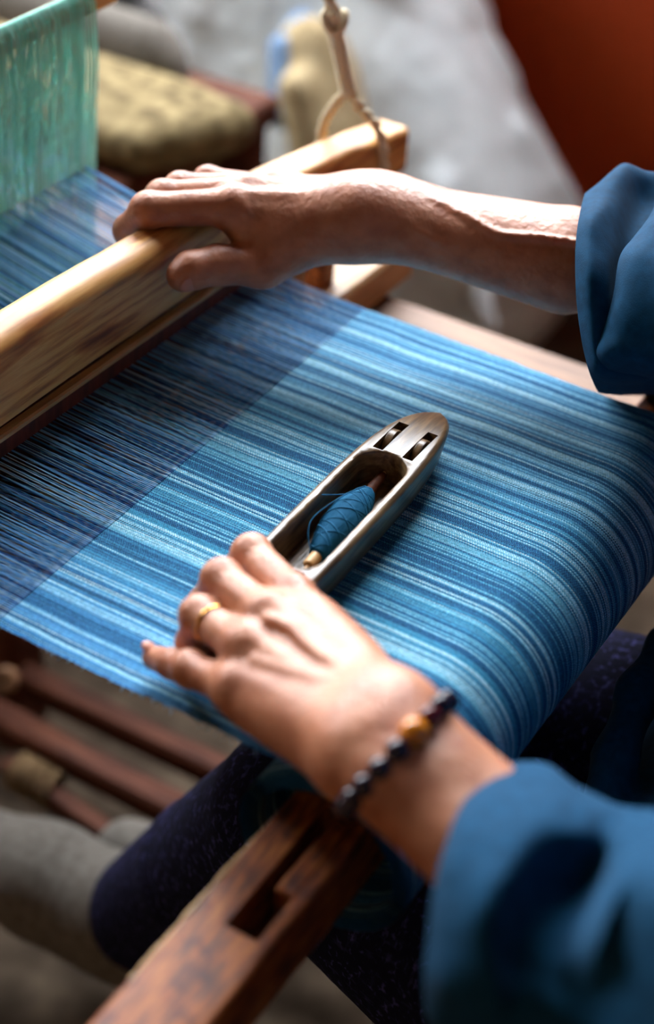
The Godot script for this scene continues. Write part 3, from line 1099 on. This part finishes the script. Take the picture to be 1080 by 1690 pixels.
func weaver() -> void:
	var t := thing("person", "weaver in a blue shirt and dark trousers, one hand on the beater", "person", V(0.0, -H, 0.4))
	var body := MB.new()
	var f := Field.new()
	left_arm(f)
	f.build(body, 0.0019)
	f = Field.new()
	right_arm(f)
	f.build(body, 0.0019)
	# trunk, neck and head, out of the picture
	f = Field.new()
	f.chain([V(-0.258, 0.012, 0.44), V(-0.20, 0.18, 0.47), V(-0.12, 0.31, 0.49), V(0.03, 0.34, 0.50), V(0.16, 0.31, 0.47), V(0.21, 0.20, 0.35), V(0.252, 0.064, 0.226)], [0.022, 0.036, 0.045, 0.05, 0.045, 0.036, 0.022], 0.02)
	f.chain([V(0.03, 0.34, 0.50), V(0.02, 0.1, 0.52), V(0.02, -0.15, 0.52)], [0.06, 0.09, 0.10], 0.03)
	f.cap(V(0.03, 0.34, 0.50), V(0.03, 0.44, 0.47), 0.055, 0.05, 0.03)
	f.cap(V(0.03, 0.50, 0.44), V(0.03, 0.56, 0.46), 0.072, 0.085, 0.05)
	f.cap(V(0.03, 0.46, 0.40), V(0.03, 0.50, 0.42), 0.034, 0.055, 0.04)
	f.cap(V(0.03, 0.515, 0.352), V(0.03, 0.485, 0.342), 0.007, 0.012, 0.012)
	f.cap(V(0.012, 0.463, 0.362), V(0.048, 0.463, 0.362), 0.006, 0.006, 0.008)
	f.cap(V(-0.05, 0.50, 0.44), V(-0.052, 0.53, 0.445), 0.012, 0.014, 0.008)
	f.cap(V(0.11, 0.50, 0.44), V(0.112, 0.53, 0.445), 0.012, 0.014, 0.008)
	f.cap(V(-0.01, 0.54, 0.362), V(0.07, 0.54, 0.362), 0.012, 0.012, 0.014)
	f.build(body, 0.006)
	var bm := put("body", body.mesh(), M.skin, t)
	var m := MB.new()
	f = Field.new()
	f.cap(V(0.03, 0.55, 0.48), V(0.03, 0.60, 0.46), 0.088, 0.080, 0.04)
	f.cap(V(0.03, 0.50, 0.55), V(0.03, 0.52, 0.57), 0.045, 0.045, 0.03)
	f.build(m, 0.006)
	put("hair", m.mesh(), M.dark, t)
	# nails: thumb of the hand on the beater, little finger of the other
	m = MB.new()
	var nn := Vector3(-0.42, -0.12, 0.9).normalized()
	var nt := Vector3(-0.022, -0.002, -0.010)
	nt = (nt - nn * nt.dot(nn)).normalized()
	m.ball(V(0.0575, 0.066, -0.0572) + nn * 0.0088, Vector3(0.0066, 0.0018, 0.0054), Basis(nt, nn, nt.cross(nn)), 10)
	put("thumbnail", m.mesh(), M.nail, bm)
	m = MB.new()
	m.ball(V(-0.1765, 0.0155, 0.0898), Vector3(0.0038, 0.0016, 0.005), Basis(Vector3.RIGHT, 0.5), 8)
	put("fingernail", m.mesh(), M.nail, bm)
	shirt(t)
	legs(t)
	ring_and_bracelet()


func garment(m: MB, rows: Array, nu: int, nv: int, ripple: float, sd: int) -> void:    # a sleeve: closed rings of cloth with a hem turned inside
	var nz := noise(26.0, sd, 3)
	var dense := []
	for r in rows:
		var ring := []
		var n: int = r.size()
		for i in n:
			for k in nu:
				ring.append((r[i] as Vector3).cubic_interpolate(r[(i + 1) % n], r[(i + n - 1) % n], r[(i + 2) % n], float(k) / nu))
		dense.append(ring)
	var mids := []
	for r in dense:
		var c := Vector3.ZERO
		for p in r:
			c += p / r.size()
		mids.append(c)
	var rs := []
	for e in [[2, 0.84], [1, 0.90], [0, 0.95], [0, 0.985]]:
		var ring := PackedVector3Array()
		for p in dense[e[0]]:
			ring.append(mids[e[0]] + (p - mids[e[0]]) * e[1])
		rs.append(ring)
	var w: int = dense[0].size()
	for j in rows.size() - 1:
		for k in nv:
			var ring := PackedVector3Array()
			for i in w:
				var p: Vector3 = (dense[j][i] as Vector3).cubic_interpolate(dense[j + 1][i], dense[maxi(j - 1, 0)][i], dense[mini(j + 2, rows.size() - 1)][i], float(k) / nv)
				ring.append(p + (p - mids[j]).normalized() * ripple * nz.get_noise_3dv(p))
			rs.append(ring)
	rs.append(PackedVector3Array(dense[-1]))
	m.rings(rs, false, true)


func shirt(t: Node3D) -> void:
	# right sleeve: a turned-back cuff below a wider fold
	var inner := [
		[V(0.2160, 0.1163, 0.1266), V(0.1735, 0.1242, 0.1407), V(0.1465, 0.1194, 0.1512), V(0.1338, 0.1081, 0.1585), V(0.1243, 0.0919, 0.1667), V(0.1200, 0.0732, 0.1751), V(0.1222, 0.0545, 0.1822), V(0.1676, 0.0161, 0.1742), V(0.2143, -0.0049, 0.1620), V(0.2493, 0.0098, 0.1379), V(0.2689, 0.0354, 0.1205), V(0.2672, 0.0712, 0.1135)],
		[V(0.2274, 0.1192, 0.1298), V(0.1700, 0.1306, 0.1504), V(0.1422, 0.1246, 0.1613), V(0.1249, 0.1158, 0.1695), V(0.1154, 0.0998, 0.1772), V(0.1108, 0.0813, 0.1846), V(0.1163, 0.0601, 0.1888), V(0.1695, 0.0157, 0.1782), V(0.2262, -0.0098, 0.1652), V(0.2665, 0.0028, 0.1411), V(0.2873, 0.0289, 0.1252), V(0.2864, 0.0666, 0.1168)],
		[V(0.2493, 0.1246, 0.1353), V(0.1982, 0.1281, 0.1537), V(0.1575, 0.1220, 0.1672), V(0.1344, 0.1140, 0.1766), V(0.1217, 0.0993, 0.1841), V(0.1163, 0.0807, 0.1904), V(0.1195, 0.0599, 0.1949), V(0.1733, 0.0162, 0.1844), V(0.2395, -0.0145, 0.1709), V(0.2812, -0.0016, 0.1486), V(0.3028, 0.0249, 0.1336), V(0.3045, 0.0661, 0.1245)],
		[V(0.2595, 0.1196, 0.1487), V(0.2312, 0.1129, 0.1595), V(0.1869, 0.1113, 0.1723), V(0.1602, 0.1037, 0.1798), V(0.1383, 0.0935, 0.1896), V(0.1283, 0.0772, 0.1969), V(0.1245, 0.0605, 0.2030), V(0.1787, 0.0168, 0.1932), V(0.2467, -0.0136, 0.1826), V(0.2981, -0.0056, 0.1597), V(0.3203, 0.0212, 0.1454), V(0.3181, 0.0649, 0.1380)],
		[V(0.2824, 0.1150, 0.1716), V(0.2273, 0.1208, 0.1921), V(0.1873, 0.1185, 0.2009), V(0.1771, 0.1045, 0.2041), V(0.1583, 0.0929, 0.2140), V(0.1482, 0.0765, 0.2213), V(0.1437, 0.0596, 0.2264), V(0.1959, 0.0188, 0.2214), V(0.2630, -0.0117, 0.2093), V(0.3150, -0.0036, 0.1874), V(0.3417, 0.0208, 0.1720), V(0.3417, 0.0592, 0.1640)],
	]
	var outer := [
		[V(0.2266, 0.1235, 0.1711), V(0.1824, 0.1288, 0.1785), V(0.1613, 0.1254, 0.1791), V(0.1414, 0.1216, 0.1799), V(0.1246, 0.1082, 0.1860), V(0.1155, 0.0917, 0.1874), V(0.1164, 0.0706, 0.1828), V(0.1482, 0.0317, 0.1794), V(0.1808, 0.0102, 0.1814), V(0.2490, -0.0226, 0.1748), V(0.3098, -0.0103, 0.1623), V(0.3272, 0.0339, 0.1510)],
		[V(0.2324, 0.1261, 0.1775), V(0.1753, 0.1364, 0.1874), V(0.1491, 0.1341, 0.1900), V(0.1306, 0.1283, 0.1914), V(0.1153, 0.1141, 0.1962), V(0.1071, 0.0966, 0.1982), V(0.1072, 0.0771, 0.1951), V(0.1482, 0.0343, 0.1883), V(0.1860, 0.0113, 0.1891), V(0.2542, -0.0220, 0.1832), V(0.3151, -0.0096, 0.1711), V(0.3314, 0.0344, 0.1580)],
		[V(0.2443, 0.1314, 0.1909), V(0.1761, 0.1420, 0.2061), V(0.1466, 0.1386, 0.2096), V(0.1288, 0.1325, 0.2127), V(0.1132, 0.1191, 0.2182), V(0.1070, 0.1021, 0.2205), V(0.1099, 0.0823, 0.2177), V(0.1518, 0.0415, 0.2097), V(0.1966, 0.0126, 0.2065), V(0.2655, -0.0206, 0.2018), V(0.3258, -0.0084, 0.1885), V(0.3420, 0.0356, 0.1753)],
		[V(0.2626, 0.1469, 0.2261), V(0.1855, 0.1579, 0.2505), V(0.1475, 0.1557, 0.2625), V(0.1298, 0.1476, 0.2690), V(0.1144, 0.1347, 0.2740), V(0.1079, 0.1169, 0.2770), V(0.1160, 0.0936, 0.2760), V(0.1632, 0.0503, 0.2687), V(0.2239, 0.0103, 0.2596), V(0.2964, -0.0170, 0.2523), V(0.3557, -0.0049, 0.2374), V(0.3653, 0.0500, 0.2212)],
	]
	var m := MB.new()
	garment(m, inner, 8, 8, 0.0012, 71)
	put("turned_cuff", m.mesh(), M.shirt, t)
	m = MB.new()
	garment(m, outer, 8, 8, 0.0012, 72)
	var f := Field.new()
	f.chain([V(0.245, 0.07, 0.25), V(0.22, 0.2, 0.34), V(0.19, 0.31, 0.45)], [0.066, 0.074, 0.082], 0.03)
	f.build(m, 0.008)
	put("right_sleeve", m.mesh(), M.shirt, t)
	# left sleeve in the foreground
	var rows := [
		[V(-0.1769, 0.0432, 0.2763), V(-0.2129, 0.0653, 0.2803), V(-0.2352, 0.0709, 0.2828), V(-0.2540, 0.0712, 0.2871), V(-0.2662, 0.0632, 0.2903), V(-0.2768, 0.0482, 0.2946), V(-0.2830, 0.0214, 0.2993), V(-0.2636, -0.0371, 0.3037), V(-0.2066, -0.0693, 0.3017), V(-0.1715, -0.0540, 0.2897), V(-0.1545, -0.0290, 0.2819), V(-0.1491, -0.0016, 0.2747)],
		[V(-0.1742, 0.0494, 0.2846), V(-0.2184, 0.0770, 0.2910), V(-0.2447, 0.0856, 0.2947), V(-0.2637, 0.0860, 0.2984), V(-0.2774, 0.0792, 0.3023), V(-0.2895, 0.0667, 0.3075), V(-0.2947, 0.0406, 0.3128), V(-0.2666, -0.0319, 0.3161), V(-0.1975, -0.0813, 0.3112), V(-0.1606, -0.0634, 0.2984), V(-0.1424, -0.0359, 0.2887), V(-0.1394, -0.0024, 0.2807)],
		[V(-0.1724, 0.0528, 0.2956), V(-0.2106, 0.0812, 0.3115), V(-0.2411, 0.0929, 0.3157), V(-0.2629, 0.0952, 0.3193), V(-0.2830, 0.0927, 0.3203), V(-0.2944, 0.0802, 0.3243), V(-0.2972, 0.0504, 0.3319), V(-0.2652, -0.0355, 0.3242), V(-0.1944, -0.0851, 0.3226), V(-0.1561, -0.0650, 0.3091), V(-0.1379, -0.0375, 0.2994), V(-0.1353, -0.0040, 0.2907)],
		[V(-0.1744, 0.0501, 0.3092), V(-0.2099, 0.0809, 0.3263), V(-0.2359, 0.0896, 0.3303), V(-0.2459, 0.0791, 0.3285), V(-0.2641, 0.0737, 0.3298), V(-0.2791, 0.0630, 0.3323), V(-0.2911, 0.0433, 0.3411), V(-0.2624, -0.0388, 0.3345), V(-0.1899, -0.0887, 0.3365), V(-0.1508, -0.0665, 0.3210), V(-0.1326, -0.0390, 0.3113), V(-0.1316, -0.0077, 0.3032)],
		[V(-0.1816, 0.0559, 0.3259), V(-0.2036, 0.0790, 0.3407), V(-0.2264, 0.0849, 0.3420), V(-0.2367, 0.0726, 0.3424), V(-0.2637, 0.0731, 0.3446), V(-0.2823, 0.0665, 0.3470), V(-0.2931, 0.0489, 0.3548), V(-0.2643, -0.0333, 0.3485), V(-0.1916, -0.0838, 0.3516), V(-0.1528, -0.0622, 0.3367), V(-0.1348, -0.0351, 0.3271), V(-0.1378, -0.0003, 0.3193)],
		[V(-0.1867, 0.0660, 0.3398), V(-0.2162, 0.0965, 0.3554), V(-0.2344, 0.1005, 0.3550), V(-0.2677, 0.1095, 0.3582), V(-0.2873, 0.1042, 0.3620), V(-0.2883, 0.0743, 0.3629), V(-0.2957, 0.0529, 0.3698), V(-0.2651, -0.0276, 0.3641), V(-0.1935, -0.0789, 0.3664), V(-0.1549, -0.0578, 0.3521), V(-0.1371, -0.0311, 0.3426), V(-0.1426, 0.0094, 0.3344)],
		[V(-0.1869, 0.0732, 0.3543), V(-0.2233, 0.1073, 0.3648), V(-0.2440, 0.1159, 0.3656), V(-0.2692, 0.1194, 0.3663), V(-0.2827, 0.1030, 0.3671), V(-0.2919, 0.0812, 0.3715), V(-0.3001, 0.0584, 0.3791), V(-0.2660, -0.0218, 0.3794), V(-0.1954, -0.0758, 0.3841), V(-0.1556, -0.0532, 0.3694), V(-0.1375, -0.0247, 0.3579), V(-0.1427, 0.0156, 0.3505)],
		[V(-0.1899, 0.0896, 0.3750), V(-0.2390, 0.1286, 0.3806), V(-0.2644, 0.1386, 0.3839), V(-0.2860, 0.1368, 0.3864), V(-0.2968, 0.1222, 0.3893), V(-0.3053, 0.1005, 0.3948), V(-0.3075, 0.0684, 0.4020), V(-0.2683, -0.0099, 0.4086), V(-0.1984, -0.0652, 0.4141), V(-0.1578, -0.0417, 0.3995), V(-0.1395, -0.0119, 0.3862), V(-0.1411, 0.0262, 0.3757)],
		[V(-0.1921, 0.1014, 0.4047), V(-0.2501, 0.1459, 0.4114), V(-0.2792, 0.1589, 0.4162), V(-0.3013, 0.1552, 0.4207), V(-0.3149, 0.1443, 0.4261), V(-0.3214, 0.1238, 0.4331), V(-0.3192, 0.0884, 0.4404), V(-0.2826, 0.0139, 0.4492), V(-0.2058, -0.0507, 0.4561), V(-0.1575, -0.0354, 0.4420), V(-0.1372, -0.0022, 0.4273), V(-0.1397, 0.0373, 0.4129)],
	]
	m = MB.new()
	garment(m, rows, 8, 8, 0.0015, 73)
	f = Field.new()
	f.chain([V(-0.255, 0.03, 0.45), V(-0.21, 0.18, 0.47), V(-0.15, 0.31, 0.48)], [0.068, 0.078, 0.085], 0.03)
	f.build(m, 0.008)
	put("left_sleeve", m.mesh(), M.shirt, t)
	# trunk of the shirt and the skirts over the lap
	m = MB.new()
	f = Field.new()
	f.cap(V(0.02, -0.12, 0.52), V(0.02, 0.10, 0.52), 0.15, 0.13, 0.06)
	f.cap(V(-0.09, 0.26, 0.50), V(0.13, 0.26, 0.50), 0.10, 0.10, 0.08)
	f.cap(V(-0.06, -0.10, 0.46), V(-0.05, -0.155, 0.325), 0.09, 0.055, 0.04)
	f.cap(V(0.12, -0.10, 0.46), V(0.13, -0.155, 0.325), 0.09, 0.055, 0.04)
	f.cap(V(-0.05, -0.155, 0.325), V(0.14, -0.155, 0.325), 0.055, 0.055, 0.03)
	f.chain([V(0.15, -0.100, 0.268), V(0.10, -0.092, 0.268), V(0.05, -0.090, 0.270), V(0.0, -0.096, 0.278), V(-0.045, -0.110, 0.285)], [0.010, 0.012, 0.012, 0.011, 0.010], 0.012)
	f.chain([V(0.14, -0.06, 0.285), V(0.08, -0.058, 0.295), V(0.03, -0.062, 0.308), V(-0.02, -0.075, 0.33), V(-0.06, -0.09, 0.35)], [0.012, 0.014, 0.014, 0.013, 0.01], 0.014)
	f.chain([V(0.12, -0.03, 0.33), V(0.05, -0.035, 0.345), V(-0.01, -0.05, 0.365)], [0.014, 0.015, 0.012], 0.016)
	f.build(m, 0.006)
	put("shirt_front", m.mesh(), M.shirt, t)


func legs(t: Node3D) -> void:
	var m := MB.new()
	var f := Field.new()
	f.kk = 0.006
	var k := V(-0.052, -0.197, 0.117)
	var an := V(0.020, -0.475, -0.058)
	f.chain([V(-0.10, -0.19, 0.50), V(-0.085, -0.20, 0.28), k], [0.085, 0.075, 0.06], 0.006)
	f.chain([k, k.lerp(an, 0.5), an], [0.06, 0.055, 0.047], 0.005)
	var k2 := V(0.13, -0.21, 0.16)
	var an2 := V(0.10, -0.49, -0.035)
	f.chain([V(0.12, -0.19, 0.50), V(0.13, -0.20, 0.30), k2], [0.09, 0.075, 0.058], 0.006, 1)
	f.chain([k2, an2], [0.056, 0.04], 0.006, 1)
	f.build(m, 0.008)
	put("trousers", m.mesh(), M.trousers, t)
	for s in 2:
		m = MB.new()
		f = Field.new()
		var q := an if s == 0 else an2
		if s == 0:
			f.chain([q + Vector3(0, 0.03, 0.01), q + Vector3(0.002, -0.02, -0.02), q + Vector3(0.0, -0.03, -0.10), q + Vector3(0.0, -0.035, -0.18)], [0.036, 0.040, 0.042, 0.034], 0.03)
			f.cap(q + Vector3(0, -0.035, 0.02), q + Vector3(0, -0.038, -0.05), 0.034, 0.034, 0.03)
		else:
			f.chain([q + Vector3(0, 0.03, 0.01), q + Vector3(-0.002, -0.02, -0.02), q + Vector3(-0.008, -0.03, -0.095)], [0.034, 0.034, 0.029], 0.03)
		f.build(m, 0.006)
		put("sock", m.mesh(), M.sock, t)


func ring_and_bracelet() -> void:
	var t := thing("finger_ring", "thin gold ring on the third finger of the hand by the shuttle", "ring", V(-0.168, 0.04, 0.12))
	var m := MB.new()
	var a := V(-0.1625, 0.036, 0.109)
	var b := V(-0.177, 0.045, 0.145)
	var ax := (b - a).normalized()
	var at := a.lerp(b, 0.30)
	var u := ax.cross(Vector3.UP).normalized()
	var w := u.cross(ax)
	var rs := []
	for i in 48:
		var th := TAU * i / 48.0
		var o := u * cos(th) + w * sin(th)
		var ring := PackedVector3Array()
		for k in [[-1.1, 0.0], [-0.9, 0.55], [0.0, 0.8], [0.9, 0.55], [1.1, 0.0], [0.9, -0.5], [-0.9, -0.5]]:
			ring.append(at + o * (0.0099 + k[1] * 0.0008) + ax * k[0] * 0.0008)
		rs.append(ring)
	rs.append(rs[0])
	m.rings(rs, false, false)
	put("band", m.mesh(), M.gold, t)
	t = thing("bead_bracelet", "dark purple bead bracelet with amber beads round the nearer wrist", "bracelet", V(-0.208, 0.055, 0.25))
	var wr := V(-0.205, 0.055, 0.236)
	var el := V(-0.258, 0.028, 0.44)
	var fd := (el - wr).normalized()
	var c := Vector3(0.93, -0.02, 0.32)
	c = (c - fd * c.dot(fd)).normalized()
	var n := c.cross(-fd).normalized()
	if n.y < 0:
		n = -n
	var mid := wr + fd * 0.008
	for i in 19:
		var th := TAU * i / 19.0 + 0.1
		var tilt := fd * (0.008 * sin(th) - 0.004 - 0.006 * cos(th))
		var r := 0.0052
		var p := mid + c * (0.0335 * cos(th) + 0.001) + n * (0.0270 * sin(th)) + tilt
		var matl: Material = M.bead
		if i == 5:
			r = 0.0066
			matl = M.amber
		if i == 4:
			matl = M.garnet
		m = MB.new()
		m.ball(p, Vector3.ONE * r, Basis.IDENTITY, 8)
		put("bead", m.mesh(), matl, t)


# ------------------------------------------------------------------ around the loom
func bar(called: String, label: String, cat: String, a: Vector3, b: Vector3, w: float, h: float, matl: Material, group := "") -> Node3D:
	var m := MB.new()
	var d := (b - a).normalized()
	var s := d.cross(Vector3.UP).normalized()
	if s.length() < 0.1:
		s = Vector3.RIGHT
	var bs := Basis(s, d.cross(s) * -1.0, -d)
	m.box((a + b) / 2, Vector3(w, h, (b - a).length()), minf(w, h) * 0.15, bs)
	return tag(put(called, m.mesh(), matl), label, cat, group) as Node3D


func lumps(called: String, label: String, cat: String, list: Array, cell: float, matl: Material) -> void:
	var f := Field.new()
	for l in list:
		f.cap(l[0], l[1], l[2], l[3], l[4] if l.size() > 4 else 0.03)
	var m := MB.new()
	f.build(m, cell)
	tag(put(called, m.mesh(), matl), label, cat)


func around() -> void:
	bar("treadle", "long reddish wooden treadle under the cloth, the farther of the two", "treadle", V(0.216, -0.535, -0.50), V(0.228, -0.535, 0.1), 0.026, 0.026, M.red_wood, "treadles under the cloth")
	bar("treadle", "long reddish wooden treadle under the cloth, nearer to the grey sock", "treadle", V(0.163, -0.535, -0.36), V(0.166, -0.535, 0.1), 0.03, 0.026, M.red_wood, "treadles under the cloth")
	bar("pedal_rod", "dark wooden rod pointing at the foot in the grey sock", "rod", V(0.135, -0.55, -0.30), V(0.120, -0.56, -0.13), 0.02, 0.02, M.red_wood)
	# a post of the loom with a wooden pulley, and a lashing
	bar("lower_post", "dark brown upright post at the far end of the treadles", "post", V(0.235, -H, -0.375), V(0.235, -0.12, -0.375), 0.05, 0.05, M.red_wood)
	var m := MB.new()
	var ax := Vector3(0.76, -0.58, -0.30).normalized()
	var e1 := ax.cross(Vector3.UP).normalized()
	var e2 := e1.cross(ax)
	var rs := []
	for k in [[0.004, 0.0], [0.004, 0.003], [0.0, 0.0038], [0.0, 0.0105], [0.002, 0.012], [0.016, 0.012]]:
		var ring := PackedVector3Array()
		for q in 24:
			var th := TAU * q / 24.0
			ring.append(V(0.165, -0.485, -0.324) + ax * k[0] + (e1 * cos(th) + e2 * sin(th)) * k[1])
		rs.append(ring)
	m.rings(rs, false, true)
	tag(put("pulley", m.mesh(), M.rail_wood), "small round wooden pulley with a hole, below the cloth", "pulley")
	var lash := thing("cord_lashing", "tan cord lashed round the dark rod above the grey sock", "cord", V(0.133, -0.55, -0.26))
	for k in 6:
		var pts := []
		for q in 21:
			var th := TAU * q / 20.0
			pts.append(V(0.136 - 0.0003 * k, -0.551, -0.285 + 0.008 * k + 0.003 * sin(th + k)) + Vector3(cos(th), sin(th), 0) * 0.0165)
		m = MB.new()
		m.tube(pts, 0.0036, 6)
		put("turn", m.mesh(), M.rope_dark, lash)
	# the tall pale sack that leans against the wall, and the bundle on it
	var a := V(1.075, -0.443, -0.36)
	var b := V(1.165, -0.02, -0.80)
	var d := (b - a).normalized()
	var f := Field.new()
	f.cap(a, b, 0.168, 0.175, 0.03)
	rng.seed = 90
	var s1 := d.cross(Vector3.RIGHT).normalized()
	var s2 := s1.cross(d)
	for i in 34:
		var th := rng.randf_range(0, TAU)
		var t0 := rng.randf_range(-0.25, 0.8)
		var t1 := t0 + rng.randf_range(0.12, 0.5)
		var r := rng.randf_range(0.006, 0.018)
		var th1 := th + rng.randf_range(-0.5, 0.5)
		f.cap(a.lerp(b, t0) + (s1 * cos(th) + s2 * sin(th)) * 0.164, a.lerp(b, t1) + (s1 * cos(th1) + s2 * sin(th1)) * 0.172, r, r * 0.6, 0.03)
	m = MB.new()
	f.build(m, 0.011)
	tag(put("sack", m.mesh(), M.sack), "tall pale grey crumpled sack leaning against the rust-coloured wall", "sack")
	lumps("yarn_bundle", "tan bundle slumped against the front of the pale sack", "bundle", [
		[V(0.913, -0.175, -0.482), V(0.871, -0.261, -0.425), 0.042, 0.045, 0.03], [V(0.927, -0.204, -0.464), V(0.873, -0.318, -0.410), 0.03, 0.05, 0.03], [V(0.852, -0.193, -0.462), V(0.836, -0.280, -0.407), 0.022, 0.026, 0.02]], 0.008, M.tan_cloth)
	lumps("blue_bundle", "narrow blue-grey bundle beside the tan one on the sack", "bundle", [
		[V(0.883, -0.164, -0.503), V(0.848, -0.223, -0.474), 0.016, 0.018, 0.02], [V(0.914, -0.170, -0.515), V(0.950, -0.160, -0.518), 0.014, 0.016, 0.02]], 0.006, M.grey_blue)
	# the low bench with folded cloths
	var t := thing("bench", "low red-brown wooden bench with folded cloths on it", "bench", V(0.62, -H, -0.58))
	m = MB.new()
	m.box(V(0.60, -0.16, -0.63), Vector3(0.27, 0.03, 0.44), 0.004)
	put("seat", m.mesh(), M.red_wood, t)
	for k in [[0.49, -0.82], [0.71, -0.82], [0.49, -0.44], [0.71, -0.44]]:
		m = MB.new()
		m.box(V(k[0], (-H - 0.175) / 2, k[1]), Vector3(0.04, H - 0.175, 0.04), 0.004)
		put("leg", m.mesh(), M.red_wood, t)
	lumps("folded_cloth", "broad olive-tan folded cloth at the front of the bench", "cloth", [
		[V(0.50, -0.125, -0.72), V(0.505, -0.125, -0.42), 0.02, 0.02, 0.02], [V(0.53, -0.122, -0.72), V(0.535, -0.122, -0.40), 0.023, 0.023, 0.02], [V(0.56, -0.12, -0.72), V(0.565, -0.12, -0.385), 0.025, 0.024, 0.02], [V(0.59, -0.12, -0.72), V(0.595, -0.12, -0.38), 0.026, 0.024, 0.02], [V(0.606, -0.122, -0.72), V(0.610, -0.122, -0.43), 0.02, 0.02, 0.02]], 0.006, M.olive)
	lumps("rolled_cloth", "rolled grey-olive cloth lying behind the folded one", "cloth", [
		[V(0.648, -0.113, -0.76), V(0.650, -0.116, -0.50), 0.03, 0.028, 0.03], [V(0.655, -0.09, -0.76), V(0.660, -0.094, -0.52), 0.028, 0.024, 0.03]], 0.006, M.sock)
	lumps("dark_bag", "dark bag behind the rolled cloth on the bench", "bag", [
		[V(0.712, -0.112, -0.76), V(0.712, -0.112, -0.57), 0.03, 0.03, 0.02], [V(0.712, -0.075, -0.76), V(0.712, -0.08, -0.60), 0.028, 0.026, 0.02]], 0.008, M.dark)
	lumps("hanging_cloth", "crumpled olive cloth standing at the end of the bench beside the sack", "cloth", [
		[V(0.771, -0.205, -0.540), V(0.742, -0.245, -0.503), 0.03, 0.035, 0.02], [V(0.761, -0.205, -0.505), V(0.736, -0.239, -0.471), 0.024, 0.03, 0.02], [V(0.772, -0.287, -0.512), V(0.873, -0.461, -0.577), 0.06, 0.07, 0.02]], 0.006, M.olive)
	lumps("floral_bag", "pink and white patterned cloth bag beyond the cloth edge", "bag", [
		[V(0.53, -0.57, 0.26), V(0.47, -0.20, 0.17), 0.045, 0.05, 0.03], [V(0.43, -0.19, 0.13), V(0.47, -0.18, 0.20), 0.045, 0.05, 0.03]], 0.01, M.floral)
	t = thing("stool", "plain wooden bench under the weaver", "bench", V(0.02, -H, 0.55))
	m = MB.new()
	m.box(V(0.02, -0.30, 0.53), Vector3(0.42, 0.03, 0.26), 0.004)
	put("seat", m.mesh(), M.rail_wood, t)
	for x in [-0.17, 0.21]:
		m = MB.new()
		m.box(V(x, (-H - 0.315) / 2, 0.53), Vector3(0.03, H - 0.315, 0.24), 0.003)
		put("leg", m.mesh(), M.rail_wood, t)


func _ready() -> void:
	var cam := Camera3D.new()
	cam.name = "camera"
	add_child(cam)
	cam.keep_aspect = Camera3D.KEEP_HEIGHT
	cam.fov = 33.536
	cam.near = 0.02
	cam.far = 60.0
	var att := CameraAttributesPhysical.new()
	att.frustum_focal_length = 39.83
	att.frustum_near = 0.02
	att.frustum_far = 60.0
	att.frustum_focus_distance = 0.95
	att.exposure_aperture = 2.0
	cam.attributes = att
	cam.fov = 33.536
	cam.transform = Transform3D(Basis(Vector3(0.520142, 0.060493, 0.851935), Vector3(0.488527, 0.797127, -0.354868), Vector3(-0.700567, 0.600774, 0.385066)), V(-0.675301, 0.567182, 0.455676))
	cam.make_current()
	var env := Environment.new()
	env.background_mode = Environment.BG_SKY
	var sm := ProceduralSkyMaterial.new()
	sm.sky_top_color = Color(0.95, 0.97, 1.0)
	sm.sky_horizon_color = Color(1.0, 0.98, 0.95)
	sm.ground_horizon_color = Color(0.55, 0.54, 0.5)
	sm.ground_bottom_color = Color(0.3, 0.28, 0.25)
	env.sky = Sky.new()
	env.sky.sky_material = sm
	env.background_energy_multiplier = 32.0
	env.tonemap_mode = Environment.TONE_MAPPER_LINEAR
	env.tonemap_exposure = 1.0
	env.sdfgi_enabled = true
	env.ssao_enabled = true
	env.ssil_enabled = true
	var we := WorldEnvironment.new()
	we.name = "environment"
	we.environment = env
	add_child(we)

	materials()
	room()
	cloth()
	beater()
	cloth_beam()
	loom_frame()
	heddles()
	rope()
	shuttle()
	weaver()
	around()


const WIN := [1.02, 2.85, -2.15, -0.05]      # window opening in the far wall: sill, head, from z, to z
const WIN2 := [1.05, 2.75, 0.05, 1.2]      # added unseen window beyond the loom: sill, head, from x, to x
